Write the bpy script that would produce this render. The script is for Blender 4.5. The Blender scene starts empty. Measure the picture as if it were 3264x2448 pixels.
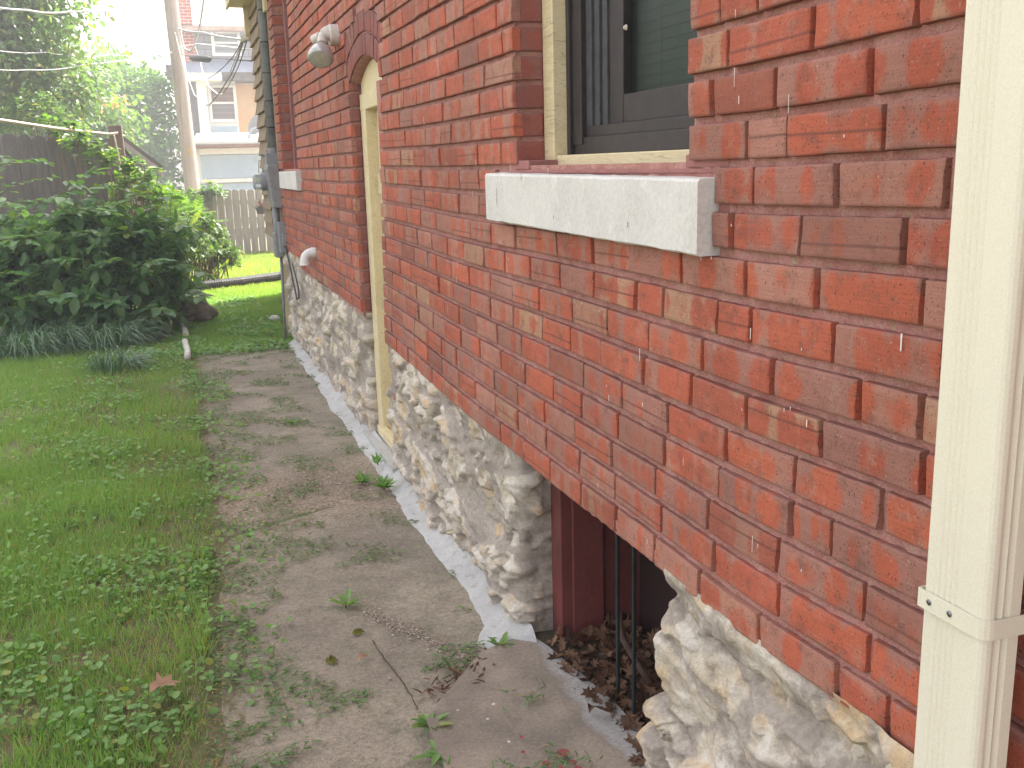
import bpy, math, random
import numpy as np
from mathutils import Vector, Matrix, noise
rng = np.random.default_rng(7); random.seed(7)
R_ = math.radians
C = bpy.context.scene.collection
sc = bpy.context.scene

# ------------------------------------------------------------------ camera
F = 3150.0
yc = np.array([-1099., -671., F]); yc /= np.linalg.norm(yc)
dc = np.array([380., 14165., F]); dc -= yc*np.dot(yc, dc); dc /= np.linalg.norm(dc)
zc = -dc; xc = np.cross(yc, zc)
CR = np.stack([xc, yc, zc])                 # world = CR @ (right, down, forward)
EYE = np.array([-1.0, 0.0, 1.59])           # a metre off the brick wall (wall face: x = 0)
cam = bpy.data.cameras.new('camera'); cam.sensor_width = 36; cam.lens = F/3264*36
cam.clip_start = 0.05; cam.clip_end = 500
co = bpy.data.objects.new('camera', cam); C.objects.link(co)
m = Matrix.Identity(4)
for i, v in enumerate((CR@[1,0,0], CR@[0,-1,0], CR@[0,0,-1])):
    for j in range(3): m[j][i] = v[j]
for j in range(3): m[j][3] = EYE[j]
co.matrix_world = m; sc.camera = co

# ------------------------------------------------------------------ light
SUN_EL, SUN_AZ = 56, 36                     # azimuth from +x towards +y
w = bpy.data.worlds.new('World'); sc.world = w; w.use_nodes = True
nt = w.node_tree; sky = nt.nodes.new('ShaderNodeTexSky'); sky.sky_type = 'NISHITA'
sky.sun_disc = False; sky.sun_elevation = R_(SUN_EL); sky.sun_rotation = R_(90-SUN_AZ)
sky.air_density = 1.0; sky.dust_density = 4.0; sky.ozone_density = 0.6
hs = nt.nodes.new('ShaderNodeHueSaturation'); hs.inputs['Saturation'].default_value = 0.35     # hazy, washed-out summer sky
nt.links.new(sky.outputs[0], hs.inputs['Color']); wt = nt.nodes.new('ShaderNodeMix'); wt.data_type = 'RGBA'; wt.blend_type = 'MULTIPLY'; wt.inputs[0].default_value = 1
wt.inputs[7].default_value = (1.06, 1.0, 0.95, 1); nt.links.new(hs.outputs[0], wt.inputs[6]); nt.links.new(wt.outputs[2], nt.nodes['Background'].inputs[0])
nt.nodes['Background'].inputs[1].default_value = 0.15
sl = bpy.data.lights.new('sun', 'SUN'); sl.energy = 4.0; sl.angle = R_(0.5); sl.color = (1, .95, .86)
so = bpy.data.objects.new('sun', sl); C.objects.link(so)
sd = Vector((math.cos(R_(SUN_EL))*math.cos(R_(SUN_AZ)), math.cos(R_(SUN_EL))*math.sin(R_(SUN_AZ)), math.sin(R_(SUN_EL))))
so.rotation_euler = sd.to_track_quat('Z', 'Y').to_euler(); so.location = sd*40
sc.view_settings.view_transform = 'Standard'; sc.view_settings.look = 'None'
sc.view_settings.exposure = 2.1; sc.view_settings.gamma = 1; sc.view_settings.use_curve_mapping = False

# ------------------------------------------------------------------ helpers
def at(px, py, Y):
    """a point Y metres down the side yard seen in direction (px, py) of a 2212-wide picture; used to survey the far things"""
    r = CR @ np.array([px*1.4756-1632, py*1.4756-1224, F]); return EYE + r*(Y/r[1])
def empty(name, loc=(0,0,0)):
    o = bpy.data.objects.new(name, None); C.objects.link(o); o.location = loc; o.empty_display_size = .1; return o
def tag(o, label=None, cat=None, group=None, kind=None):
    if label: o['label'] = label
    if cat: o['category'] = cat
    if group: o['group'] = group
    if kind: o['kind'] = kind
    return o
def link(name, me, mats, parent=None, smooth=False):
    o = bpy.data.objects.new(name, me); C.objects.link(o)
    for mt in (mats if isinstance(mats, (list, tuple)) else [mats]): me.materials.append(mt)
    if smooth: me.polygons.foreach_set('use_smooth', np.ones(len(me.polygons), bool))
    if parent is not None:
        o.parent = parent
        if parent.parent is None: o.matrix_parent_inverse = parent.matrix_basis.inverted()
        else: o.matrix_parent_inverse = (parent.parent.matrix_basis @ parent.matrix_basis).inverted() if parent.type=='EMPTY' else Matrix.Identity(4)
    return o
class MB:
    def __init__(s): s.v=[]; s.f=[]; s.mi=[]; s.n=0
    def add(s, vs, fs, mi=0):
        b=len(s.v); s.v.extend([tuple(p) for p in vs]); s.f.extend([tuple(i+b for i in f) for f in fs]); s.mi.extend([mi]*len(fs)); return s
    def box(s, a, b, mi=0, rot=None, bev=0):
        (x0,y0,z0),(x1,y1,z1)=[tuple(min(p,q) for p,q in zip(a,b)), tuple(max(p,q) for p,q in zip(a,b))]
        vs=[(x0,y0,z0),(x1,y0,z0),(x1,y1,z0),(x0,y1,z0),(x0,y0,z1),(x1,y0,z1),(x1,y1,z1),(x0,y1,z1)]
        if rot: c=Vector(((x0+x1)/2,(y0+y1)/2,(z0+z1)/2)); vs=[rot@(Vector(v)-c)+c for v in vs]
        return s.add(vs,[(0,3,2,1),(4,5,6,7),(0,1,5,4),(1,2,6,5),(2,3,7,6),(3,0,4,7)],mi)
    def prism(s, pts, d, mi=0):
        n=len(pts); d=Vector(d); vs=[Vector(p) for p in pts]+[Vector(p)+d for p in pts]
        return s.add(vs,[tuple(range(n))[::-1],tuple(range(n,2*n))]+[(i,(i+1)%n,n+(i+1)%n,n+i) for i in range(n)],mi)
    def tube(s, pts, r, n=10, mi=0, cap=True):
        P=[Vector(p) for p in pts]; rs=r if isinstance(r,(list,tuple)) else [r]*len(P); vs=[]; up=None
        for i,p in enumerate(P):
            t=(P[min(i+1,len(P)-1)]-P[max(i-1,0)]).normalized()
            if up is None: up=Vector((0,0,1)) if abs(t.z)<.9 else Vector((0,1,0))
            u=(up-t*up.dot(t)).normalized(); v=t.cross(u); up=u
            for k in range(n):
                a=2*math.pi*k/n; vs.append(p+(u*math.cos(a)+v*math.sin(a))*rs[i])
        fs=[(i*n+k,i*n+(k+1)%n,(i+1)*n+(k+1)%n,(i+1)*n+k) for i in range(len(P)-1) for k in range(n)]
        if cap: fs+= [tuple(range(n))[::-1], tuple(range((len(P)-1)*n,len(P)*n))]
        return s.add(vs,fs,mi)
    def build(s, name, mats, parent=None, smooth=False, bevel=0):
        me=bpy.data.meshes.new(name); me.from_pydata(s.v,[],s.f); me.polygons.foreach_set('material_index',s.mi); me.update()
        o=link(name,me,mats,parent,smooth)
        if bevel:
            b=o.modifiers.new('bevel','BEVEL'); b.width=bevel; b.segments=2; b.limit_method='ANGLE'
        return o
def npmesh(name, V, Fc, mats, parent=None, rnd=None, smooth=False, uv=None):
    """V (n,3), Fc (m,k) constant-size faces, rnd (n,4) point colour"""
    me=bpy.data.meshes.new(name); k=Fc.shape[1]
    me.vertices.add(len(V)); me.vertices.foreach_set('co',np.ascontiguousarray(V,dtype=np.float32).ravel())
    me.loops.add(Fc.size); me.loops.foreach_set('vertex_index',Fc.astype(np.int32).ravel())
    me.polygons.add(len(Fc)); me.polygons.foreach_set('loop_start',np.arange(0,Fc.size,k,dtype=np.int32))
    me.update(calc_edges=True)
    if rnd is not None:
        a=me.color_attributes.new('rnd','FLOAT_COLOR','POINT'); a.data.foreach_set('color',np.ascontiguousarray(rnd,dtype=np.float32).ravel())
    if uv is not None:
        u=me.uv_layers.new(name='UVMap'); u.data.foreach_set('uv',np.ascontiguousarray(uv[Fc.ravel()],dtype=np.float32).ravel())
    me.validate(); return link(name,me,mats,parent,smooth)
def scatter(name, TV, TF, pos, X, Y, Z, scale, mats, parent=None, smooth=False, rnd=None):
    """copies of a small template (leaf, blade, pebble) baked into one mesh; X,Y,Z axes (N,3)"""
    N=len(pos); n=len(TV); sc_=scale.reshape(N,-1,1) if scale.ndim==1 else scale[:,None,:]
    T=TV[None]*sc_
    V=pos[:,None]+T[...,0:1]*X[:,None]+T[...,1:2]*Y[:,None]+T[...,2:3]*Z[:,None]
    Fc=(TF[None]+(np.arange(N)*n)[:,None,None]).reshape(-1,TF.shape[1])
    if rnd is None: rnd=rng.random((N,4))
    return npmesh(name,V.reshape(-1,3),Fc,mats,parent,np.repeat(rnd,n,0),smooth)
def unit(a): return a/np.maximum(np.linalg.norm(a,axis=-1,keepdims=True),1e-9)
def frames(d, tilt):
    """Y axis = d (leaf direction), Z = leaf normal near tilt"""
    d=unit(d); X=unit(np.cross(d,tilt)); Z=np.cross(X,d); return X,d,Z
OV=np.array([(0,0,0),(-.22,.25,.04),(-.27,.5,.05),(-.16,.8,.02),(0,1,-.06),(.16,.8,.02),(.27,.5,.05),(.22,.25,.04),(0,.3,-.02),(0,.6,-.02)])
OVF=np.array([(0,8,1,1),(8,9,2,1),(9,4,3,2),(0,7,8,8),(7,6,9,8),(6,5,4,9)])
OVF=np.array([(0,8,1),(1,8,9),(1,9,2),(2,9,3),(3,9,4),(0,7,8),(8,7,9),(7,6,9),(6,5,9),(5,4,9)])
RV=np.array([(0,0,0)]+[(.5*math.sin(a)*(1+.06*math.cos(5*a)),.42-.5*math.cos(a),.05*math.cos(a*2)) for a in np.linspace(.35,2*math.pi-.35,9)]+[(0,.45,-.04)])
RVF=np.array([(10,i,i+1) for i in range(1,9)]+[(10,0,1),(10,9,0)])
BL=np.array([(-.5,0,0),(.5,0,0),(-.42,.45,.06),(.42,.45,.06),(-.26,.8,.2),(.26,.8,.2),(0,1,.34)])
BLF=np.array([(0,1,3),(0,3,2),(2,3,5),(2,5,4),(4,5,6)])

# ------------------------------------------------------------------ material helpers
def mat(name):
    m=bpy.data.materials.new(name); m.use_nodes=True; n=m.node_tree; b=n.nodes['Principled BSDF']; return m,n,b
def nd(n,t,**k):
    x=n.nodes.new('ShaderNode'+t)
    for a,v in k.items():
        if a.startswith('i_'): x.inputs[a[2:].replace('_',' ')].default_value=v
        else: setattr(x,a,v)
    return x
def ramp(n,src,stops,interp='LINEAR'):
    r=nd(n,'ValToRGB'); e=r.color_ramp.elements; r.color_ramp.interpolation=interp
    while len(e)<len(stops): e.new(.5)
    for i,(p,c) in enumerate(stops):
        e[i].position=p; e[i].color=(c,c,c,1) if isinstance(c,(int,float)) else (*c,1)
    n.links.new(src,r.inputs[0]); return r.outputs[0]
def mix(n,f,a,b,mode='MIX'):
    x=nd(n,'Mix',data_type='RGBA',blend_type=mode)
    for i,v in ((0,f),(6,a),(7,b)):
        if isinstance(v,bpy.types.NodeSocket): n.links.new(v,x.inputs[i])
        elif isinstance(v,(int,float)): x.inputs[i].default_value=v
        else: x.inputs[i].default_value=(*v,1)
    return x.outputs[2]
def mth(n,op,a,b=0,c=None):
    x=nd(n,'Math',operation=op)
    for i,v in enumerate((a,b) if c is None else (a,b,c)):
        if isinstance(v,bpy.types.NodeSocket): n.links.new(v,x.inputs[i])
        else: x.inputs[i].default_value=v
    return x.outputs[0]
def tex(n,vec,scale,detail=4,rough=.55,kind='Noise',dist=0):
    t=nd(n,'Tex'+kind); t.inputs['Scale'].default_value=scale
    if kind=='Noise': t.inputs['Detail'].default_value=detail; t.inputs['Roughness'].default_value=rough; t.inputs['Distortion'].default_value=dist
    if vec is not None: n.links.new(vec,t.inputs['Vector'])
    return t.outputs['Fac'] if kind=='Noise' else t.outputs['Distance']
def coord(n,sc=(1,1,1),kind='Object',loc=(0,0,0)):
    c=nd(n,'TexCoord'); mp=nd(n,'Mapping'); mp.inputs['Scale'].default_value=sc; mp.inputs['Location'].default_value=loc
    n.links.new(c.outputs[kind],mp.inputs[0]); return mp.outputs[0]
def bump(n,b,h,strength=.4,dist=.01):
    x=nd(n,'Bump'); x.inputs['Strength'].default_value=strength; x.inputs['Distance'].default_value=dist
    n.links.new(h,x.inputs['Height']); n.links.new(x.outputs[0],b.inputs['Normal']); return x
def rough_mat(name,c1,c2,scale=6,rough=.85,bs=.3,bd=.004,stretch=(1,1,1),c3=None,fine=90,spec=.3,metal=0):
    m,n,b=mat(name); v=coord(n,stretch); f=tex(n,v,scale,6)
    col=mix(n,ramp(n,f,[(.35,0.),(.65,1.)]),c1,c2)
    if c3: col=mix(n,ramp(n,tex(n,coord(n,stretch,loc=(7,3,1)),scale*2.3,5,.7),[(.55,0.),(.7,1.)]),col,c3)
    f2=tex(n,v,fine,3); col=mix(n,.35,col,ramp(n,f2,[(.3,.35),(.7,.75)]),'OVERLAY')
    n.links.new(col,b.inputs['Base Color']); b.inputs['Roughness'].default_value=rough; b.inputs['Specular IOR Level'].default_value=spec; b.inputs['Metallic'].default_value=metal
    bump(n,b,mix(n,.5,f,f2),bs,bd); return m
def leaf_mat(name,c1,c2,trans=.35,rough=.45,spec=.4,c3=None,tcol=None):
    m,n,b=mat(name); a=nd(n,'Attribute',attribute_name='rnd'); sp=nd(n,'SeparateColor'); n.links.new(a.outputs['Color'],sp.inputs[0])
    col=mix(n,sp.outputs[0],c1,c2)
    if c3: col=mix(n,ramp(n,sp.outputs[1],[(.86,0.),(.95,1.)]),col,c3)
    n.links.new(col,b.inputs['Base Color']); b.inputs['Roughness'].default_value=rough; b.inputs['Specular IOR Level'].default_value=spec
    t=nd(n,'BsdfTranslucent'); tc=mix(n,1.,col,tcol or (1.5,1.7,.6),'MULTIPLY'); n.links.new(tc,t.inputs[0])
    ms=nd(n,'MixShader'); ms.inputs[0].default_value=trans
    n.links.new(b.outputs[0],ms.inputs[1]); n.links.new(t.outputs[0],ms.inputs[2]); n.links.new(ms.outputs[0],n.nodes['Material Output'].inputs[0]); return m

# brick: flashed faces (orange bands on a mauve-brown ground), per-brick tone from the vertex colour
def brick_mat(name,dark=1.0,paint=0.0):
    m,n,b=mat(name); a=nd(n,'Attribute',attribute_name='rnd'); sp=nd(n,'SeparateColor'); n.links.new(a.outputs['Color'],sp.inputs[0])
    uvn=nd(n,'UVMap'); uv=uvn.outputs[0]; r1,r2,r3=sp.outputs
    su=nd(n,'SeparateXYZ'); n.links.new(uv,su.inputs[0]); U,V=su.outputs[0],su.outputs[1]
    cb=nd(n,'CombineXYZ'); n.links.new(mth(n,'MULTIPLY_ADD',r1,37.,mth(n,'MULTIPLY',U,15.)),cb.inputs[0]); n.links.new(mth(n,'MULTIPLY',V,3.),cb.inputs[1]); n.links.new(mth(n,'MULTIPLY',r2,51.),cb.inputs[2])
    band=tex(n,cb.outputs[0],1.0,2,.45)
    # blotches fade towards the brick's top and bottom edge
    ve=mth(n,'MULTIPLY',mth(n,'MULTIPLY',V,mth(n,'SUBTRACT',.066,V)),900.)
    e=mth(n,'ADD',band,mth(n,'MULTIPLY',mth(n,'MINIMUM',ve,1.),.10))
    e=mth(n,'ADD',e,mth(n,'MULTIPLY',mth(n,'SUBTRACT',r3,.5),.22))
    f=ramp(n,mth(n,'ADD',e,mth(n,'MULTIPLY',mth(n,'SUBTRACT',tex(n,coord(n,loc=(1,9,4)),55,4,.6),.5),.16)),[(.51,0.),(.60,.92)])
    ground=mix(n,r2,(.40,.185,.135),(.31,.145,.115)); ground=mix(n,ramp(n,r1,[(.86,0.),(.95,1.)]),ground,(.40,.22,.14))
    hot=mix(n,r1,(.47,.118,.062),(.38,.092,.055))
    col=mix(n,f,ground,hot)
    # streaks and rubbing along the brick, pits and soot specks
    o=coord(n); cs=nd(n,'CombineXYZ'); n.links.new(mth(n,'MULTIPLY',U,9.),cs.inputs[0]); n.links.new(mth(n,'MULTIPLY_ADD',r2,9.,mth(n,'MULTIPLY',V,220.)),cs.inputs[1])
    st=tex(n,cs.outputs[0],1.,4,.6); col=mix(n,.5,col,ramp(n,st,[(.3,.36),(.7,.62)]),'OVERLAY')
    big=tex(n,o,2.2,5,.6); col=mix(n,.75,col,ramp(n,big,[(.3,.36),(.7,.62)]),'OVERLAY')
    med=tex(n,o,28,5,.7); col=mix(n,ramp(n,med,[(.52,0.),(.72,.8)]),col,(.17,.08,.06)); md2=tex(n,coord(n,loc=(6,1,9)),17,6,.75); col=mix(n,ramp(n,md2,[(.55,0.),(.72,.6)]),col,(.40,.24,.19))
    pit=tex(n,o,240,2,.5); col=mix(n,ramp(n,pit,[(.62,0.),(.69,.8)]),col,(.07,.035,.03))
    lt=tex(n,coord(n,loc=(3,8,2)),170,2,.5); col=mix(n,ramp(n,lt,[(.69,0.),(.74,.5)]),col,(.5,.38,.3))
    eg=ramp(n,mth(n,'MINIMUM',V,mth(n,'SUBTRACT',.068,V)),[(.0,.45),(.006,0.)]); col=mix(n,eg,col,(.22,.10,.09))
    col=mix(n,ramp(n,mth(n,'FRACT',mth(n,'MULTIPLY',r3,7.31)),[(.86,0.),(.99,.55)]),col,(.19,.085,.065))
    lv=mth(n,'ABSOLUTE',mth(n,'SUBTRACT',V,mth(n,'ADD',.018,mth(n,'ADD',mth(n,'MULTIPLY',mth(n,'FRACT',mth(n,'MULTIPLY',r1,13.3)),.03),mth(n,'MULTIPLY',U,mth(n,'MULTIPLY',mth(n,'SUBTRACT',r2,.5),.05))))))
    sc1=mth(n,'MULTIPLY',ramp(n,lv,[(.0006,.8),(.0013,0.)]),ramp(n,mth(n,'FRACT',mth(n,'MULTIPLY',r2,5.7)),[(.74,0.),(.76,1.)])); col=mix(n,sc1,col,(.13,.055,.045))
    if paint: col=mix(n,paint,col,(.19,.075,.075))
    n.links.new(col,b.inputs['Base Color']); b.inputs['Roughness'].default_value=.82; b.inputs['Specular IOR Level'].default_value=.25
    h=mth(n,'ADD',mth(n,'MULTIPLY',st,.5),mth(n,'MULTIPLY',pit,-.6)); h=mth(n,'ADD',h,mth(n,'MULTIPLY',med,.8)); bump(n,b,h,.55,.0025); return m
M={}
M['brick']=brick_mat('brick_flashed'); M['brickp']=brick_mat('brick_painted',paint=.62)
M['mortar']=rough_mat('mortar_red',(.37,.165,.14),(.46,.245,.215),16,.95,1.0,.012,c3=(.37,.27,.19),fine=170)
M['mortar_bedding']=rough_mat('mortar_flush',(.33,.15,.135),(.27,.12,.11),18,.9,.6,.004,fine=240)  # slightly darker red mortar for the sill bedding and far window frame
M['cream']=rough_mat('cream_paint',(.70,.60,.38),(.64,.54,.33),9,.5,.15,.002,c3=(.55,.45,.27))
M['cream_worn']=rough_mat('cream_paint_cracked',(.70,.60,.38),(.62,.52,.32),12,.6,.5,.004,stretch=(1,.25,3),c3=(.35,.29,.2))
M['sill']=rough_mat('sill_limestone',(.66,.64,.61),(.58,.56,.53),5,.85,.35,.003,c3=(.72,.70,.67),fine=130)
M['dark_frame']=rough_mat('bronze_frame',(.028,.023,.024),(.04,.032,.032),20,.45,.1,.001)
M['track']=rough_mat('dusty_track',(.065,.068,.07),(.045,.045,.05),30,.6,.1,.001)
M['downspout']=rough_mat('almond_aluminium',(.74,.70,.56),(.71,.67,.54),3,.38,.06,.001,fine=400)
M['screw']=rough_mat('zinc_screw',(.25,.25,.26),(.15,.15,.16),200,.35,.2,.001,metal=.8)
M['grey_metal']=rough_mat('grey_paint_metal',(.22,.225,.235),(.27,.275,.28),12,.55,.2,.002,c3=(.16,.165,.17))
M['grey_pvc']=rough_mat('grey_pvc',(.19,.20,.21),(.24,.25,.26),5,.5,.15,.002,c3=(.13,.135,.14))
M['white_pvc']=rough_mat('white_pvc',(.80,.80,.80),(.72,.72,.71),6,.35,.05,.001)
M['fixture']=rough_mat('fixture_offwhite',(.60,.56,.52),(.54,.50,.46),20,.5,.1,.001)
M['cable']=rough_mat('black_cable',(.025,.025,.028),(.05,.05,.055),20,.5,.1,.001)
M['cove']=rough_mat('new_mortar_cove',(.47,.465,.455),(.40,.395,.385),9,.9,.6,.005,c3=(.31,.295,.27),fine=160)
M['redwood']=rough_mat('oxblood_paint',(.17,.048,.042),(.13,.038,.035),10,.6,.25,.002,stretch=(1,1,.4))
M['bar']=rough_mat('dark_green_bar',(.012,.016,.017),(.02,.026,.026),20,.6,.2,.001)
M['fence']=rough_mat('weathered_fence_dark',(.115,.108,.108),(.165,.155,.153),2.5,.9,.6,.004,stretch=(9,9,.8),c3=(.085,.078,.075),fine=40)
M['fence2']=rough_mat('weathered_fence_grey',(.27,.26,.245),(.36,.345,.325),2.5,.9,.5,.004,stretch=(9,9,.7),c3=(.22,.2,.19),fine=40)
M['post']=rough_mat('brown_post',(.17,.13,.11),(.22,.17,.14),3,.9,.5,.004,stretch=(8,8,.8))
M['pole']=rough_mat('pole_wood',(.34,.29,.25),(.44,.39,.34),2,.9,.5,.006,stretch=(8,8,.5),c3=(.24,.2,.17),fine=30)
M['shingle']=rough_mat('cedar_shingle',(.26,.20,.14),(.33,.26,.18),3,.9,.5,.004,stretch=(1,14,1),c3=(.18,.14,.10),fine=40)
M['rope']=rough_mat('rope',(.55,.46,.38),(.66,.58,.5),40,.9,.4,.002)
M['bark']=rough_mat('bark',(.10,.08,.065),(.16,.13,.11),5,.95,.7,.01,stretch=(3,3,.6))
M['stem']=rough_mat('green_stem',(.12,.12,.05),(.16,.10,.06),8,.8,.2,.002)
M['white']=rough_mat('white_peeling',(.82,.82,.80),(.78,.78,.77),3,.7,.2,.002,c3=(.66,.64,.58))
M['rock']=rough_mat('brown_rock',(.17,.145,.12),(.25,.21,.17),7,.9,.8,.01,c3=(.09,.07,.06))

# ------------------------------------------------------------------ ground
def fbm(x,y,z=0,o=4): return noise.fractal(Vector((x,y,z)),1.0,2.0,o)
def ground_z(x,y):
    g=0.0
    if x<-.95: g+=min(.05,(-.95-x)*.05)*1.0
    g+=.018*noise.noise(Vector((x*1.3,y*1.3,5)))*min(1,max(0,(-.9-x)*3))
    return g
def make_ground():
    xs=np.concatenate([[-40,-30,-15,-9],np.arange(-7,1.0,.12),[2,5,10,30,40]]); ys=np.concatenate([[-20,-8],np.arange(-2,22,.15),[24,28,34,45,55,70]])
    V=[];
    for y in ys:
        for x in xs:
            inside=-7<=x<1 and -2<=y<=22
            z=ground_z(x,y)-.012 if inside else -.012
            if x>.02 and y<10.9: z=-.16
            V.append((x,y,z))
    nx=len(xs); F_=[(j*nx+i,j*nx+i+1,(j+1)*nx+i+1,(j+1)*nx+i) for j in range(len(ys)-1) for i in range(nx-1)]
    m,n,b=mat('soil'); v=coord(n); f=tex(n,v,3,6,.6); f2=tex(n,v,45,4,.7)
    col=mix(n,ramp(n,f,[(.4,0.),(.6,1.)]),(.19,.15,.10),(.11,.13,.05)); col=mix(n,.5,col,ramp(n,f2,[(.3,.3),(.7,.8)]),'OVERLAY')
    n.links.new(col,b.inputs['Base Color']); b.inputs['Roughness'].default_value=.95; bump(n,b,f2,.8,.01)
    o=npmesh('ground',np.array(V),np.array(F_),m,smooth=True); tag(o,kind='structure')
make_ground()
def path_edge(y):
    e=-.93+.05*noise.noise(Vector((y*1.7,0,3)))+.025*noise.noise(Vector((y*7,0,9)))
    if y<4.6: e=-.93-.055*(4.6-y)+.03*noise.noise(Vector((y*5,2,9)))
    return e
def make_path():
    m,n,b=mat('old_concrete'); v=coord(n); f=tex(n,v,1.7,6,.6); f2=tex(n,coord(n,loc=(4,2,0)),5,6,.7); f3=tex(n,v,60,4,.7); sp_=tex(n,v,260,2,.5)
    col=mix(n,ramp(n,f,[(.38,0.),(.62,1.)]),(.32,.27,.205),(.215,.18,.14))
    col=mix(n,ramp(n,f2,[(.47,0.),(.68,.8)]),col,(.16,.155,.10))
    # sandy band before the curved joint
    su=nd(n,'SeparateXYZ'); n.links.new(v,su.inputs[0])
    yy=mth(n,'ABSOLUTE',mth(n,'SUBTRACT',mth(n,'ADD',su.outputs[1],mth(n,'MULTIPLY',f2,.5)),5.05)); band=ramp(n,yy,[(.25,.85),(.6,0.)])
    col=mix(n,band,col,mix(n,ramp(n,f3,[(.45,0.),(.6,1.)]),(.24,.18,.13),(.36,.29,.22)))
    col=mix(n,.8,col,ramp(n,f3,[(.3,.30),(.7,.68)]),'OVERLAY'); f4=tex(n,coord(n,loc=(9,3,2)),14,6,.7); col=mix(n,ramp(n,f4,[(.50,0.),(.68,.6)]),col,(.12,.105,.08)); f5=tex(n,coord(n,loc=(2,7,2)),9,5,.7); col=mix(n,ramp(n,f5,[(.55,0.),(.7,.5)]),col,(.38,.33,.26))
    col=mix(n,ramp(n,sp_,[(.62,0.),(.68,.8)]),col,(.46,.41,.34)); sp2=tex(n,coord(n,loc=(5,1,2)),210,2,.5); col=mix(n,ramp(n,sp2,[(.62,0.),(.68,.8)]),col,(.07,.06,.045))
    n.links.new(col,b.inputs['Base Color']); b.inputs['Roughness'].default_value=.93
    bump(n,b,mth(n,'ADD',f3,mth(n,'MULTIPLY',sp_,.6)),.6,.004)
    ys=np.arange(-1.2,9.75,.04); nu=28; V=[]
    for y in ys:
        e=path_edge(y)
        for i in range(nu):
            t=i/(nu-1); x=e+(-.02-e)*t
            if y>9.3: x=-.35+(x+.35)*max(0.05,1-(y-9.3)/.5*(.8+.3*noise.noise(Vector((x*9,y,1)))))
            z=.0+.006*noise.noise(Vector((x*3,y*3,0)))-.02*max(0,1-i/1.5)
            # expansion joints: a straight one, a curved one and a long crack
            jy=7.55+.02*noise.noise(Vector((x*6,1,1)))
            z-=.012*math.exp(-((y-jy)/.018)**2)
            jc=4.62-.55*max(0,(-.35-x))**1.3
            z+=-.014*math.exp(-((y-jc)/.03)**2)
            V.append((x,y,z))
    F_=[(j*nu+i,j*nu+i+1,(j+1)*nu+i+1,(j+1)*nu+i) for j in range(len(ys)-1) for i in range(nu-1)]
    tag(npmesh('path',np.array(V),np.array(F_),m,smooth=True),kind='structure')
    # dark filled joints and cracks laid just above
    def crack(name,pts,wd):
        k=MB(); P=[]
        for (x,y) in pts: P.append((x,y))
        fine=[]
        for (a,b_) in zip(P[:-1],P[1:]):
            for t in np.linspace(0,1,14,endpoint=False): fine.append((a[0]+(b_[0]-a[0])*t+.006*noise.noise(Vector((a[0]*9+t*9,a[1]*7,2))),a[1]+(b_[1]-a[1])*t+.006*noise.noise(Vector((a[0]*5,t*9,7)))))
        vs=[]; 
        for i,(x,y) in enumerate(fine):
            d=Vector((fine[min(i+1,len(fine)-1)][0]-fine[max(i-1,0)][0],fine[min(i+1,len(fine)-1)][1]-fine[max(i-1,0)][1],0)).normalized(); q=Vector((-d.y,d.x,0)); ww=wd*(.6+.7*noise.noise(Vector((x*20,y*20,3))))
            vs+= [Vector((x,y,.009))+q*ww,Vector((x,y,.009))-q*ww]
        k.add(vs,[(2*i,2*i+1,2*i+3,2*i+2) for i in range(len(fine)-1)])
        tag(k.build(name,M['joint']),kind='structure')
    M['joint']=rough_mat('joint_dirt',(.06,.055,.035),(.09,.075,.05),20,.95,.6,.004,c3=(.07,.085,.03))
    crack('path_joint',[(-.93,7.56),(-.6,7.55),(-.3,7.56),(-.12,7.5)],.006)
    
    crack('path_seam',[(-.485,3.12),(-.472,2.98),(-.45,2.8),(-.44,2.62)],.003)
make_path()
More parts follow.
